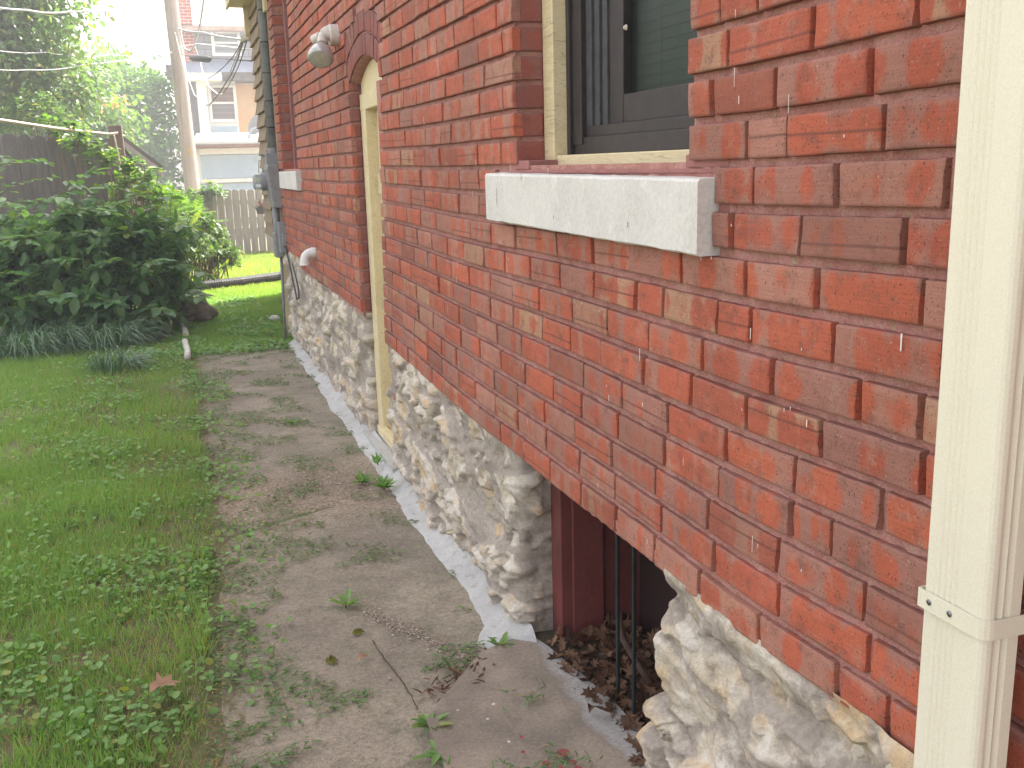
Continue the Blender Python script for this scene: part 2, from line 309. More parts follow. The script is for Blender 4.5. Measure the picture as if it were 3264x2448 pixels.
def make_apron():
    k=MB(); out=[(-.44,2.54),(-.30,2.72),(-.17,2.87),(-.02,2.93),(.03,2.93),(.075,2.7),(.11,2.45),(.12,2.1),(.05,1.9),(-.02,1.86),(-.02,-1.2),(-.47,-1.2),(-.46,1.6),(-.45,2.2)]
    import mathutils
    poly=[Vector((x,y,0)) for x,y in out]
    me=bpy.data.meshes.new('apron_slab'); import bmesh
    bm=bmesh.new(); vs=[bm.verts.new((x,y,.026)) for x,y in out]; f=bm.faces.new(vs); bmesh.ops.triangulate(bm,faces=[f])
    bmesh.ops.subdivide_edges(bm,edges=bm.edges[:],cuts=10,use_grid_fill=True)
    bd=[e for e in bm.edges if e.is_boundary]; r=bmesh.ops.extrude_edge_only(bm,edges=bd)
    for v in [g for g in r['geom'] if isinstance(g,bmesh.types.BMVert)]: v.co.z=-.14; v.co.x-=.004
    for v in bm.verts:
        if v.co.z>0:
            v.co.z+=.006*noise.noise(Vector((v.co.x*5,v.co.y*5,3)))-.05*max(0,v.co.x+.03)
            v.co.x+=.006*noise.noise(Vector((v.co.x*15,v.co.y*15,8)))
    bmesh.ops.recalc_face_normals(bm,faces=bm.faces[:]); bm.to_mesh(me); bm.free()
    m,n,b=mat('apron_concrete'); v=coord(n); f=tex(n,v,4,6,.6); f3=tex(n,v,80,4,.7); sp_=tex(n,v,300,2,.5)
    col=mix(n,ramp(n,f,[(.4,0.),(.6,1.)]),(.31,.25,.195),(.21,.175,.14)); 
    su=nd(n,'SeparateXYZ'); n.links.new(v,su.inputs[0]); gx=mth(n,'ADD',su.outputs[0],mth(n,'MULTIPLY',mth(n,'SUBTRACT',f,.5),.25)); col=mix(n,ramp(n,gx,[(.0,0.),(.03,.85)]),col,(.36,.345,.33))
    col=mix(n,.6,col,ramp(n,f3,[(.3,.34),(.7,.68)]),'OVERLAY'); col=mix(n,ramp(n,sp_,[(.64,0.),(.7,.7)]),col,(.10,.08,.06))
    n.links.new(col,b.inputs['Base Color']); b.inputs['Roughness'].default_value=.93; bump(n,b,mth(n,'ADD',f3,mth(n,'MULTIPLY',sp_,-.5)),.6,.003)
    tag(link('apron_slab',me,m),kind='structure')
    # spatters of paint left on the slab
    k=MB()
    for (x,y,r,mi) in [(-.20,2.19,.011,0),(-.14,2.22,.016,0),(-.13,2.17,.008,0),(-.17,2.16,.006,0),(-.24,2.26,.006,0),(-.22,2.33,.006,0),(-.13,2.14,.010,0),(-.12,2.05,.007,0),(-.17,2.10,.019,1),(-.21,2.08,.006,1),(-.26,2.32,.004,1),(-.24,2.52,.005,1),(-.2,1.98,.005,1),(-.11,2.02,.006,1),(-.28,2.45,.004,1)]:
        z=.044; k.add([(x+r*math.cos(a)*(1+.3*random.random()),y+r*math.sin(a)*(1+.3*random.random()),z) for a in np.linspace(0,6.28,9)[:-1]],[tuple(range(8))],mi)
    tag(k.build('paint_spatter',[rough_mat('red_spatter',(.30,.06,.06),(.24,.07,.065),60,.8),rough_mat('white_spatter',(.6,.6,.6),(.5,.5,.48),120,.8)]),'small red and white paint spatters dried on the near concrete slab','paint spots',kind='stuff')
make_apron()

# ------------------------------------------------------------------ brick house
house=tag(empty('brick_house',(0,5,0)),'red brick house side wall on a rough limestone foundation with cream trim','house')
Z0=1.585; CH=.0815; YN,YE=-1.5,9.56
WIN=(1.80,2.87); WZ=3.3; WIN2=(8.12,9.2); DOOR=(4.95,5.64)
def sag(y,k):
    t=min(1,max(0,(y-.95)/.7)); u=min(1,max(0,(5.0-y)/1.6)); s=t*t*(3-2*t)*u*u*(3-2*u)
    return -s*(.010+.0022*max(0,k))+.0035*noise.noise(Vector((y*1.1,k*.37,2)))
def bulge(y,z): return -.010*noise.noise(Vector((y*.5,z*.6,4)))+.004*noise.noise(Vector((y*2.2,z*7,1)))
class Bricks:
    def __init__(s): s.V=[]; s.F=[]; s.uv=[]; s.c=[]; s.n=0
    def brick(s, u0,u1,v0,v1, fn, hi, proud=.015, rr=None):
        """fn(u,v,h) -> world point, h = height above the mortar plane"""
        L=u1-u0; H=v1-v0; e=min(.005,L*.2)
        us=[0,.0025,.007]+list(np.linspace(e,L-e,7)[1:-1] if hi==2 else [])+[L-.007,L-.0025,L]
        vs=[0,.0025,.007]+list(np.linspace(.007,H-.007,4)[1:-1] if hi==2 else [])+[H-.007,H-.0025,H]
        c=rr if rr is not None else rng.random(4); b=s.n; sd=random.random()*100; nu,nv=len(us),len(vs)
        t1,t2=(random.random()-.5)*.004,(random.random()-.5)*.004; pr=proud*(.8+.4*random.random())
        for j,v in enumerate(vs):
            for i,u in enumerate(us):
                ed=(i in(0,nu-1))+(j in(0,nv-1)); ed2=(i in(1,nu-2))+(j in(1,nv-2)); h=pr-(.0022 if ed==1 else .0036 if ed==2 else 0)-(.0005*ed2 if not ed else 0)+t1*(u/L-.5)+t2*(v/H-.5)
                uu,vv=u,v
                if hi:
                    h+=.0011*noise.noise(Vector((u*40+sd,v*60,sd)))
                    if ed: 
                        q=noise.noise(Vector((u*55+sd,v*70,3.3+sd))); h+=.003*q
                        if j==0: vv+=.0022*abs(q)+.001
                        if j==nv-1: vv-=.0022*abs(q)
                        if i==0: uu+=.0022*abs(q)
                        if i==nu-1: uu-=.0022*abs(q)
                s.V.append(fn(u0+uu,v0+vv,h)); s.uv.append((u,v)); s.c.append(c)
        s.F+=[(b+j*nu+i,b+j*nu+i+1,b+(j+1)*nu+i+1,b+(j+1)*nu+i) for j in range(nv-1) for i in range(nu-1)]
        ring=[(i,0) for i in range(nu)]+[(nu-1,j) for j in range(1,nv)]+[(i,nv-1) for i in range(nu-2,-1,-1)]+[(0,j) for j in range(nv-2,0,-1)]
        r1=b+nu*nv
        for (i,j) in ring: s.V.append(s.V[b+j*nu+i]); s.uv.append((us[i],vs[j])); s.c.append(c)
        r0=r1+len(ring)
        for (i,j) in ring:
            s.V.append(fn(u0+us[i],v0+vs[j],-.012)); s.uv.append((us[i],vs[j])); s.c.append(c)
        q=len(ring)
        for t in range(q):
            i,j=ring[t]; i2,j2=ring[(t+1)%q]
            s.F.append((r1+t,r0+t,r0+(t+1)%q,r1+(t+1)%q))
        s.n=len(s.V)
    def build(s,name,m,parent): return npmesh(name,np.array(s.V),np.array(s.F),m,parent,np.array(s.c),True,np.array(s.uv))
AY,AR,AZ,AO=5.22,.93,1.214,.225
def holes(zm,k):
    h=[]
    if zm>Z0 and zm<WZ: h+= [WIN,WIN2]
    if zm<2.04: h.append((DOOR[0]+.17-.16*zm if zm<2 else 4.79, DOOR[1]))
    elif zm<AZ+AR+AO:
        hw=.42+(.10)*(zm-2.04)/.2 if zm<2.24 else math.sqrt(max(0,(AR+AO)**2-(zm-AZ)**2)); h.append((AY-hw,AY+hw))
    if k>=-0 and zm>Z0-.165 and zm<Z0: h+=[(1.69,3.07),(8.0,9.3)]
    return sorted(h)
def wfn(k,ztop=None):
    def f(u,v,h):
        z=Z0-(k+1)*CH+v+sag(u,k+.5); return (-h+bulge(u,z),u,z)
    return f
bw=Bricks()
KTOP=-52
for k in range(KTOP,11):
    zb=Z0-(k+1)*CH; zm=zb+CH/2
    y=YN+random.random()*.2
    if k%2: y+=.115
    segs=[]; a=YN
    for (h0,h1) in holes(zm,k): segs.append((a,h0)); a=h1
    end=YE
    if k>=10: end=min(end,5.1)
    if k>=9: end=min(end,8.4)
    segs.append((a,end))
    jo=[]; 
    while y<YE:
        jo.append(y); L=random.choice([.232,.238,.244,.236,.24,.25,.215]);
        if random.random()<.08: L*=.55
        y+=L
    jw=.013
    for (a,b_) in segs:
        if b_-a<.03: continue
        pts=[a]+[q for q in jo if a+.05<q<b_-.05]+[b_+jw]
        if a==YN: pts[0]=YN
        for p,q in zip(pts[:-1],pts[1:]):
            hi=2 if q<4.2 and zm<3.2 else (1 if q<9.6 and zm<3.6 else 0)
            if q<.55: hi=0
            j2=jw*(.75+.5*random.random())
            bw.brick(p,q-j2,.013,CH-.001,wfn(k),hi,proud=.015 if k<6 else .012)
o=bw.build('brick_wall',M['brick'],house)
# mortar behind the bricks: grid, openings cut out
def panel(name,m,cond,dx,step,y0,y1,z0,z1,parent,amp=.0015):
    ys=np.arange(y0,y1+step,step); zs=np.arange(z0,z1+step,step); V=[];idx={}
    F_=[]
    for j in range(len(zs)-1):
        for i in range(len(ys)-1):
            if not cond(ys[i]+step/2,zs[j]+step/2): continue
            q=[]
            for (a,b_) in ((i,j),(i+1,j),(i+1,j+1),(i,j+1)):
                if (a,b_) not in idx:
                    idx[(a,b_)]=len(V); yy,zz=ys[a],zs[b_]; V.append((dx+bulge(yy,zz)+amp*(noise.noise(Vector((yy*38,zz*38,1)))+.5*noise.noise(Vector((yy*14,zz*14,1)))),yy,zz))
                q.append(idx[(a,b_)])
            F_.append(tuple(q))
    return npmesh(name,np.array(V),np.array(F_),m,parent,smooth=True)
def solid(y,z):
    k=int(math.floor((Z0-z)/CH)); 
    if z<Z0-9*CH and y>8.4: return False
    if z<Z0-10*CH and y>5.0: return False
    for (a,b_) in holes(z,k if z<Z0 else -1):
        if z>=Z0-.165 and z<Z0 and (a,b_) in ((1.69,3.07),(8.0,9.3)): continue
        if a<y<b_: return False
    return True
panel('mortar',M['mortar'],solid,0.001,.0125,.5,4.3,.66,2.55,house,.005)
panel('mortar',M['mortar'],lambda y,z: solid(y,z) and (y<.5 or z>2.55) and y<4.3 and z<2.7,0.001,.05,-.3,4.3,.65,2.75,house,.002)
panel('mortar',M['mortar'],lambda y,z: solid(y,z) and not(y<4.3 and z<2.7),0.001,.05,-.3,9.55,.65,5.9,house,.0015)
# door arch: two rings of bricks on end
ab=Bricks(); th=math.asin(.42/AR)
for ring in range(2):
    r0=AR+ring*.112; n_=13
    for i in range(n_):
        a0=-th+2*th*i/n_; a1=-th+2*th*(i+1)/n_-.009
        def f(u,v,h,r0=r0,a0=a0,a1=a1): 
            a=a0+(a1-a0)*(u/.06); r=r0+v; return (-h+.0,AY-r*math.sin(a),AZ+r*math.cos(a))
        ab.brick(0,.06,0.003,.106,f,1,proud=.010)
ab.build('door_arch',M['brickp'],house)
k=MB(); k.add([(.0015,AY+r*math.sin(a),AZ+r*math.cos(a)) for a in np.linspace(-th,th,17) for r in (AR,AR+AO)]+[(.06,AY+AR*math.sin(a),AZ+AR*math.cos(a)) for a in np.linspace(-th,th,17)],
  [(2*i,2*i+1,2*i+3,2*i+2) for i in range(16)]+[(2*i,2*i+2,34+i+1,34+i) for i in range(16)]); k.build('arch_mortar',M['mortar'],house)
# reveals (the return of the wall into each opening)
def reveal(y,z0,z1,depth,name,m,away=-1):
    rb=Bricks(); kk0=int(round((Z0-z0)/CH)); kk1=int(round((Z0-z1)/CH))
    for q in range(kk1,kk0):
        zb=Z0-(q+1)*CH
        def f(u,v,h,zb=zb): return (u,y+away*(h-.011),zb+v+sag(y,q))
        L=depth+ (.0 if q%2 else 0)
        rb.brick(-.006,L,.013,CH-.001,f,1,proud=.010)
    rb.build(name,m,house)
    k=MB(); k.add([(0.0,y+.012*-away*-1*0+.011*(-away),z0),(depth+.02,y+.011*(-away),z0),(depth+.02,y+.011*(-away),z1),(0.0,y+.011*(-away),z1)],[(0,1,2,3)]); k.build('reveal_mortar',M['mortar'],house)
reveal(WIN[1],Z0,WZ,.085,'window_reveal',M['brickp'])
reveal(WIN2[1],Z0,WZ,.085,'window_reveal',M['brick'])
reveal(DOOR[1],Z0-10*CH,2.04,.045,'door_reveal',M['brickp'])
for (y,d,z0,z1) in ((WIN[0],.12,Z0,WZ),(WIN2[0],.12,Z0,WZ),(DOOR[0]+.0,.1,.1,2.0)):
    k=MB(); k.box((.002,y-.1,z0),(d+.05,y-.004,z1)); k.build('reveal_mortar',M['mortar'],house)
for wn in (WIN,WIN2):   # heads of the windows, above the picture
    k=MB(); k.box((.002,wn[0],WZ),(.2,wn[1],WZ+.1)); k.build('window_lintel',M['sill'],house)
# white drips of paint on the bricks
k=MB()
for i in range(150):
    y=random.uniform(1.1,6.5); z=random.uniform(.72,2.2)
    if not solid(y,z) or not solid(y+.02,z): continue
    L=random.choice([.004,.006,.012,.025,.03])*random.uniform(.6,1.4); ww=random.uniform(.0008,.0018)
    x=-.0195+bulge(y,z); k.add([(x,y-ww,z),(x,y+ww,z),(x,y+ww*.7,z-L),(x,y-ww*.7,z-L)],[(0,1,2,3)])
tag(k.build('paint_drips',rough_mat('white_drip',(.75,.72,.7),(.6,.58,.55),90,.7),house),kind='stuff')
# house body, plus an unseen rear wing added to shade the yard (roof line out of the picture)
k=MB(); k.box((.46,-3,-.2),(8,9.5,6.6)); k.box((.45,9.4,-.2),(8,13.3,6.6)); k.build('house_body_shade_wing',M['mortar'],house)
k=MB(); k.prism([(-.35,-3.3,6.55),(8.3,-3.3,6.55),(4,-3.3,8.6)],(0,16.9,0)); k.build('roof',rough_mat('asphalt_roof',(.06,.06,.06),(.09,.085,.08),20),house)
k=MB(); k.box((.0,-1.5,5.85),(.36,9.55,6.6)); k.box((.012,9.3,.6),(.3,9.55,5.9)); k.build('wall_core',M['mortar'],house)

# stone sills
def sill(y0,y1,zt,name):
    nx=36; V=[];F_=[]
    prof=[(.12,0),(-.046,-.006),(-.05,-.012),(-.05,-.148),(-.044,-.152),(.02,-.152)]
    for i in range(nx+1):
        y=y0+(y1-y0)*i/nx
        for (x,z) in prof:
            q=.0018*noise.noise(Vector((y*25,x*40,z*25))); zz=zt+z+.010*(y-1.7)/1.4*(1 if y1<4 else 0)
            V.append((x+q,y,zz+q*1.2))
    n_=len(prof); F_=[(i*n_+j,i*n_+j+1,(i+1)*n_+j+1,(i+1)*n_+j) for i in range(nx) for j in range(n_-1)]
    k=MB(); k.add(V,F_); k.add([V[j] for j in range(n_)],[tuple(range(n_))]); k.add([V[nx*n_+j] for j in range(n_)],[tuple(range(n_))[::-1]])
    return k.build(name,M['sill'],house,bevel=0)
sill(1.695,3.05,1.560,'window_sill'); sill(8.02,9.28,1.585,'window_sill')
k=MB()  # pinkish mortar bedding round the sill
k.box((-.006,1.63,1.425),(.01,1.694,1.575)); k.box((-.004,1.66,1.574),(.06,1.83,1.60)); k.box((-.005,1.7,1.562),(.055,2.9,1.572)); k.box((.0,2.78,1.5725),(.10,2.9,1.60)); k.build('sill_bedding',M['mortar_bedding'],house,bevel=.003)
k=MB()
for (y,z,l) in ((2.93,1.52,.05),(2.70,1.566,.02),(2.82,1.505,.0),(2.0,1.46,.012),(2.45,1.455,.008)):
    k=MB()
    if l: k.add([(-.0522,y-.0015,z),(-.0522,y+.0012,z),(-.0522,y+.002,z-l),(-.0522,y-.001,z-l)],[(0,1,2,3)]); k.build('sill_crack',M['cable'],house)

# near window
wn=empty('window',(.1,2.3,1.6)); wn.parent=house; wn.matrix_parent_inverse=house.matrix_basis.inverted()
def part(k,name,m,par,**kw):
    o=k.build(name,m,None,**kw); o.parent=par
    mw=Matrix.Identity(4); p=par
    chain=[]
    while p is not None: chain.append(p); p=p.parent
    for c in reversed(chain): mw=mw@c.matrix_parent_inverse@c.matrix_basis
    o.matrix_parent_inverse=mw.inverted(); return o
k=MB(); k.box((.085,2.79,1.585),(.15,2.872,WZ)); k.box((.085,1.80,1.59),(.15,1.87,WZ)); k.box((.092,1.871,1.572),(.16,2.789,1.612))
part(k,'window_frame',M['cream_worn'],wn,bevel=.003)
k=MB()
for (x,ya,yb,za,zb,mi) in ((.125,2.765,2.789,1.613,WZ,0),(.135,2.70,2.764,1.64,WZ,0),(.150,2.66,2.70,1.69,WZ,1),(.158,2.625,2.659,1.69,WZ,1),(.166,2.59,2.624,1.69,WZ,1),
                          (.140,1.871,2.764,1.613,1.66,0),(.150,1.871,2.70,1.66,1.69,0),(.125,1.871,1.90,1.613,WZ,0)):
    k.box((x,ya,za),(x+.05,yb,zb),mi)
part(k,'storm_frame',[M['dark_frame'],M['track']],wn,bevel=.002)
k=MB(); k.box((.172,2.50,1.69),(.21,2.589,WZ)); k.box((.173,1.88,1.69),(.21,2.499,1.765)); part(k,'sash',M['dark_frame'],wn,bevel=.003)
mg,n,b=mat('window_glass'); b.inputs['Base Color'].default_value=(.05,.06,.055,1); b.inputs['Roughness'].default_value=.22; b.inputs['Specular IOR Level'].default_value=.3
b.inputs['Transmission Weight'].default_value=.0
gt=nd(n,'BsdfTransparent'); gt.inputs[0].default_value=(.62,.68,.64,1); ms=nd(n,'MixShader'); ms.inputs[0].default_value=.72
n.links.new(b.outputs[0],ms.inputs[1]); n.links.new(gt.outputs[0],ms.inputs[2]); n.links.new(ms.outputs[0],n.nodes['Material Output'].inputs[0])
k=MB(); k.box((.195,1.88,1.765),(.199,2.5,WZ)); part(k,'glass',mg,wn)
k=MB()
for i in range(60):
    z=1.70+i*.027; k.box((.225,1.85,z),(.229,2.56,z+.0262),rot=Matrix.Rotation(R_(8),3,'Y'))
for y in (2.05,2.38): k.box((.221,y-.0015,1.7),(.2225,y+.0015,WZ))
part(k,'blind',rough_mat('blind_slats',(.40,.43,.40),(.34,.37,.35),6,.6,.05,.001),wn)
k=MB(); k.tube([(.167,2.47,1.93),(.160,2.47,1.93)],[.008,.004],8); part(k,'nest',M['rope'],wn)
k=MB(); k.box((.30,1.7,1.5),(.34,3.0,3.4)); part(k,'room_dark',M['dark_frame'],wn)  # near-black sheet standing in for the unlit room
# far window: only its reveal shows
w2=empty('window',(.12,8.7,1.6)); w2.parent=house; w2.matrix_parent_inverse=house.matrix_basis.inverted()
k=MB(); k.box((.078,9.10,1.59),(.14,9.19,WZ)); part(k,'window_frame',M['mortar_bedding'],w2)
k=MB(); k.box((.15,8.2,1.6),(.16,9.13,WZ)); part(k,'glass',mg,w2)

# door
dr=empty('side_door',(.05,5.3,.1)); dr.parent=house; dr.matrix_parent_inverse=house.matrix_basis.inverted()
k=MB(); k.box((.045,5.50,.11),(.15,5.632,1.98)); k.box((.045,4.80,.11),(.15,4.90,1.98)); k.box((.043,4.80,1.9),(.15,5.632,1.985)); k.box((.105,5.42,.11),(.15,5.499,1.899)); part(k,'door_frame',M['cream'],dr,bevel=.003)
k=MB(); pts=[(.052,AY+.41*math.sin(t),0) for t in ()]
top=[(.055,AY-.415,1.985),(.055,AY+.41,1.985)]+[(.055,AY+AR*math.sin(a),AZ+AR*math.cos(a)-.004) for a in np.linspace(th*.97,-th*.97,12)]
k.prism(top,(.05,0,0)); part(k,'transom_panel',M['cream'],dr)
k=MB(); k.box((.13,4.9,.12),(.17,5.42,1.9)); k.box((.122,5.34,.2),(.131,5.418,1.85)); k.box((.122,5.0,.95),(.131,5.338,1.1)); part(k,'door_panel',M['cream'],dr,bevel=.002)
k=MB(); k.box((.098,5.43,1.45),(.106,5.485,1.56)); k.tube([(.098,5.487,1.45),(.098,5.487,1.56)],.007,8); part(k,'hinge',M['cream'],dr)
k=MB(); k.box((.035,5.0,.06),(.14,5.62,.11)); part(k,'threshold',M['cream_worn'],dr,bevel=.003)
k=MB()
k.box((.05,5.0,.10),(.062,5.6,.13))
part(k,'kick_board',M['cream_worn'],dr)

# ------------------------------------------------------------------ foundation
def stone_fn(s,z):
    N=noise.noise
    wx=s+.05*N(Vector((s*5,z*5,1)))+.018*N(Vector((s*16,z*16,2))); wz=z+.035*N(Vector((s*3,z*4,8)))+.014*N(Vector((s*13,z*15,3)))+.03*math.sin(s*2.1)
    d,p=noise.voronoi(Vector((wx/.42,wz/.15,1.7))); e=d[1]-d[0]; msk=min(1,max(0,(e-.02)/.13)); msk=msk*msk*(3-2*msk)
    c=noise.cell(Vector(p[0])*7.3)
    # bedding ledges: each thin layer juts out at its top and is undercut below
    q=wz/.052+.9*N(Vector((s*2.6,z*2,5)))+.5*N(Vector((s*9,z*6,6)))+c*3; fr=q-math.floor(q); lay=noise.cell(Vector((math.floor(q)*1.7,c*9,.5)))
    saw=(fr**1.6)*(1-max(0,(fr-.86)/.14)); near=0
    if s<2.3:      # the block beside the basement window: long ledges, little mortar
        near=1; q=wz/.085+.75*N(Vector((s*1.6,z*2,5)))+.35*N(Vector((s*6,z*6,6))); fr=q-math.floor(q); lay=noise.cell(Vector((math.floor(q)*1.7,.3,.5)))
        saw=(fr**1.3)*(1-max(0,(fr-.80)/.20)); msk=.45+.55*msk
    d2,p2=noise.voronoi(Vector((wx/.10,wz/.05,2.2))); g0=noise.cell(Vector(p2[0])*9.7)-.5; g1=noise.cell(Vector(p2[0])*5.1+Vector((3,0,0)))-.5
    h=.010+.030*c+(.058 if near else .024)*saw*(.4+lay)+(.010 if near else .016)*g0+.018*g1*(wx/.10-p2[0][0])
    h=msk*h+.012*N(Vector((s*5,z*7,3)))+.005*N(Vector((s*26,z*34,6)))+.0025*N(Vector((s*80,z*80,6)))
    expo=msk*(.62+.5*N(Vector((s*7,z*9,12)))+5*(h-.022))
    return h,expo,c
def foundation(y0,y1,step,ret0,ret1,ztop,name,zbot=-.12,base=.0):
    """ret: length the face turns back into an opening at each end"""
    ss=np.arange(y0-ret0,y1+ret1+step,step); zs=np.linspace(zbot,1,int(.85/step)); zs=np.arange(zbot,.86,step)
    V=[];Cc=[]; rc=.045
    for z_ in zs:
        for s in ss:
            zt=ztop(min(max(s,y0),y1)); z=zbot+(z_-zbot)/(.86-zbot)*(zt-zbot)
            h,ex,c=stone_fn(s,z*1.0)
            tap=min(1,max(0,(zt-z)/.07)); h=min(h,.075)*(.12+.88*tap)
            ox,oy=base,s; nx_,ny_=-1,0
            for (edge,sg) in ((y1,1),(y0,-1)):
                t=(s-edge)*sg+rc
                if t>0 and ((sg>0 and ret1) or (sg<0 and ret0)):
                    a=min(t/rc,1)*math.pi/2; ex2=max(0,t-rc)
                    ox=base+rc*(1-math.cos(a))+ex2; oy=edge+sg*(-rc+rc*math.sin(a)); nx_,ny_=-math.cos(a),sg*math.sin(a)
                    if ex2>.03: h*=.6; ex*=.35
            V.append((ox+nx_*h,oy+ny_*h,z)); Cc.append((min(1,max(0,ex)),c,h*10,1))
    n_=len(ss); F_=[(j*n_+i,j*n_+i+1,(j+1)*n_+i+1,(j+1)*n_+i) for j in range(len(zs)-1) for i in range(n_-1)]
    return npmesh(name,np.array(V),np.array(F_),M['stone'],house,np.array(Cc),True)
def stone_mat():
    m,n,b=mat('limestone_rubble'); a=nd(n,'Attribute',attribute_name='rnd'); sp=nd(n,'SeparateColor'); n.links.new(a.outputs['Color'],sp.inputs[0]); v=coord(n)
    f=tex(n,v,11,6,.65); f2=tex(n,coord(n,loc=(5,5,5)),5,5,.6); f3=tex(n,v,70,5,.7); f4=tex(n,coord(n,(1,1,2.4)),26,6,.75)
    st=mix(n,ramp(n,f,[(.4,0.),(.6,1.)]),(.53,.45,.34),(.65,.60,.53)); st=mix(n,ramp(n,f2,[(.52,0.),(.64,.8)]),st,(.58,.40,.21)); st=mix(n,ramp(n,f4,[(.52,0.),(.72,.7)]),st,(.30,.25,.20))
    mo=mix(n,ramp(n,f2,[(.35,0.),(.65,1.)]),(.34,.29,.25),(.42,.37,.32))
    e=mth(n,'ADD',sp.outputs[0],mth(n,'MULTIPLY',mth(n,'SUBTRACT',f,.5),1.1)); col=mix(n,ramp(n,e,[(.30,0.),(.5,1.)]),mo,st)
    col=mix(n,.7,col,ramp(n,f3,[(.3,.34),(.7,.66)]),'OVERLAY')
    n.links.new(col,b.inputs['Base Color']); b.inputs['Roughness'].default_value=.92; b.inputs['Specular IOR Level'].default_value=.2
    h=mth(n,'ADD',mth(n,'MULTIPLY',f4,1.2),mth(n,'MULTIPLY',f3,.5)); bump(n,b,h,.8,.009); return m
M['stone']=stone_mat()
zt=lambda y: Z0-11*CH+.018+sag(y,10.5)+(.012 if y<2 else 0)
foundation(-1.5,.60,.03,0,0,zt,'foundation_stone')
foundation(.60,1.93,.008,0,.14,zt,'foundation_stone',base=-.012)
foundation(2.96,5.03,.011,.14,.07,zt,'foundation_stone')
foundation(5.64,8.4,.02,.07,0,lambda y: Z0-10*CH+.016+.004,'foundation_stone')
foundation(8.38,9.62,.025,0,0,lambda y: Z0-9*CH+.02,'foundation_stone')
k=MB()   # mortared cheek beside the basement window, wall core above and behind
k.box((.05,2.985,-.14),(.125,3.0,.72)); k.build('reveal_mortar',M['cove'],house)
k=MB(); k.box((-.004,1.8,.675),(.34,3.05,.70)); k.build('window_lintel',M['mortar'],house)

# mortar cove at the foot of the wall
def cove(y0,y1,name):
    ys=np.arange(y0,y1,.02); V=[]
    for y in ys:
        q=noise.noise(Vector((y*2.2,0,4)))*.026+noise.noise(Vector((y*14,0,4)))*.008+noise.noise(Vector((y*45,0,4)))*.0025; wd=.045+q*1.3
        if abs(y-2.98)<.12: wd+=.05*(1-abs(y-2.98)/.12)
        ends=min(1,(y-y0)/.06+.15,(y1-y)/.06+.15)
        for t in np.linspace(0,1,9):
            V.append((-.005+.03*(1-t)-(wd+.036)*ends*t,y,.006+(.075*(1-t)**1.6)*(.7+.5*noise.noise(Vector((y*2,3,3))))*ends+.0015*noise.noise(Vector((y*40,t*5,1)))+(.0 if t<.95 else -.008)))
    F_=[(i*9+j,i*9+j+1,(i+1)*9+j+1,(i+1)*9+j) for i in range(len(ys)-1) for j in range(8)]
    o=npmesh(name,np.array(V),np.array(F_),M['cove'],house,smooth=True)
cove(2.86,9.45,'mortar_cove')
k=MB(); k.box((-.03,4.9,-.15),(.2,5.75,.05)); k.build('door_footing',M['cove'],house)
k=MB(); k.box((.05,1.55,.5),(.3,1.905,.83)); k.build('wall_core',M['mortar'],house)
k=MB(); k.box((.05,3.0,.5),(.3,5.0,.8)); k.build('wall_core',M['mortar'],house)

# basement window
bwn=empty('basement_window',(.13,2.4,.2)); bwn.parent=house; bwn.matrix_parent_inverse=house.matrix_basis.inverted()
k=MB(); k.box((.115,2.865,-.14),(.20,2.955,.70)); k.box((.125,1.93,-.14),(.20,1.99,.70)); k.box((.126,1.99,.64),(.20,2.87,.70)); k.box((.201,2.86,-.14),(.42,2.89,.64)); k.box((.15,2.845,-.14),(.26,2.859,.64)); part(k,'window_frame',M['redwood'],bwn,bevel=.003)
k=MB(); k.box((.40,1.8,-.14),(.42,2.86,.68)); k.box((.2,1.9,.641),(.42,2.9,.66)); k.box((.2,1.93,-.14),(.42,1.96,.64)); part(k,'board_panel',rough_mat('shaded_maroon',(.035,.014,.013),(.025,.012,.012),10,.8),bwn,bevel=.001)  # maroon taken almost to black: shade of the recess put into the colour
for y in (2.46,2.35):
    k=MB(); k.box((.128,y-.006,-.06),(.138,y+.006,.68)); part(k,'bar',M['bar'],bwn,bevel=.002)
k=MB(); k.tube([(.22,2.60,.20),(.20,2.59,.22),(.19,2.57,.20),(.19,2.55,.16),(.20,2.48,.12),(.21,2.40,.08)],.011,8); part(k,'handle',rough_mat('rusty_iron',(.10,.055,.04),(.06,.04,.035),40,.9),bwn,smooth=True)

# ------------------------------------------------------------------ shingled addition
k=MB(); random.seed(3)
rows=17; zb0=.95; ex=.133
for r in range(rows):
    z=zb0+r*ex; y=9.9+random.random()*.05
    while y<10.8:
        ww=random.uniform(.07,.16); y1=min(y+ww,10.8); dz=random.uniform(-.006,.006)
        k.add([(-.088,y+.002,z+dz),(-.088,y1-.002,z+dz),(-.054,y1-.002,z+ex+.03),(-.054,y+.002,z+ex+.03),(-.05,y+.002,z+dz),(-.05,y1-.002,z+dz)],[(0,1,2,3),(0,4,5,1),(1,5,2,2),(0,3,4,4)] if 0 else [(0,1,2,3),(0,4,5,1),(1,5,2),(0,3,4)]); y=y1
    k.box((-.052,9.9,z),(.02,10.8,z+ex))
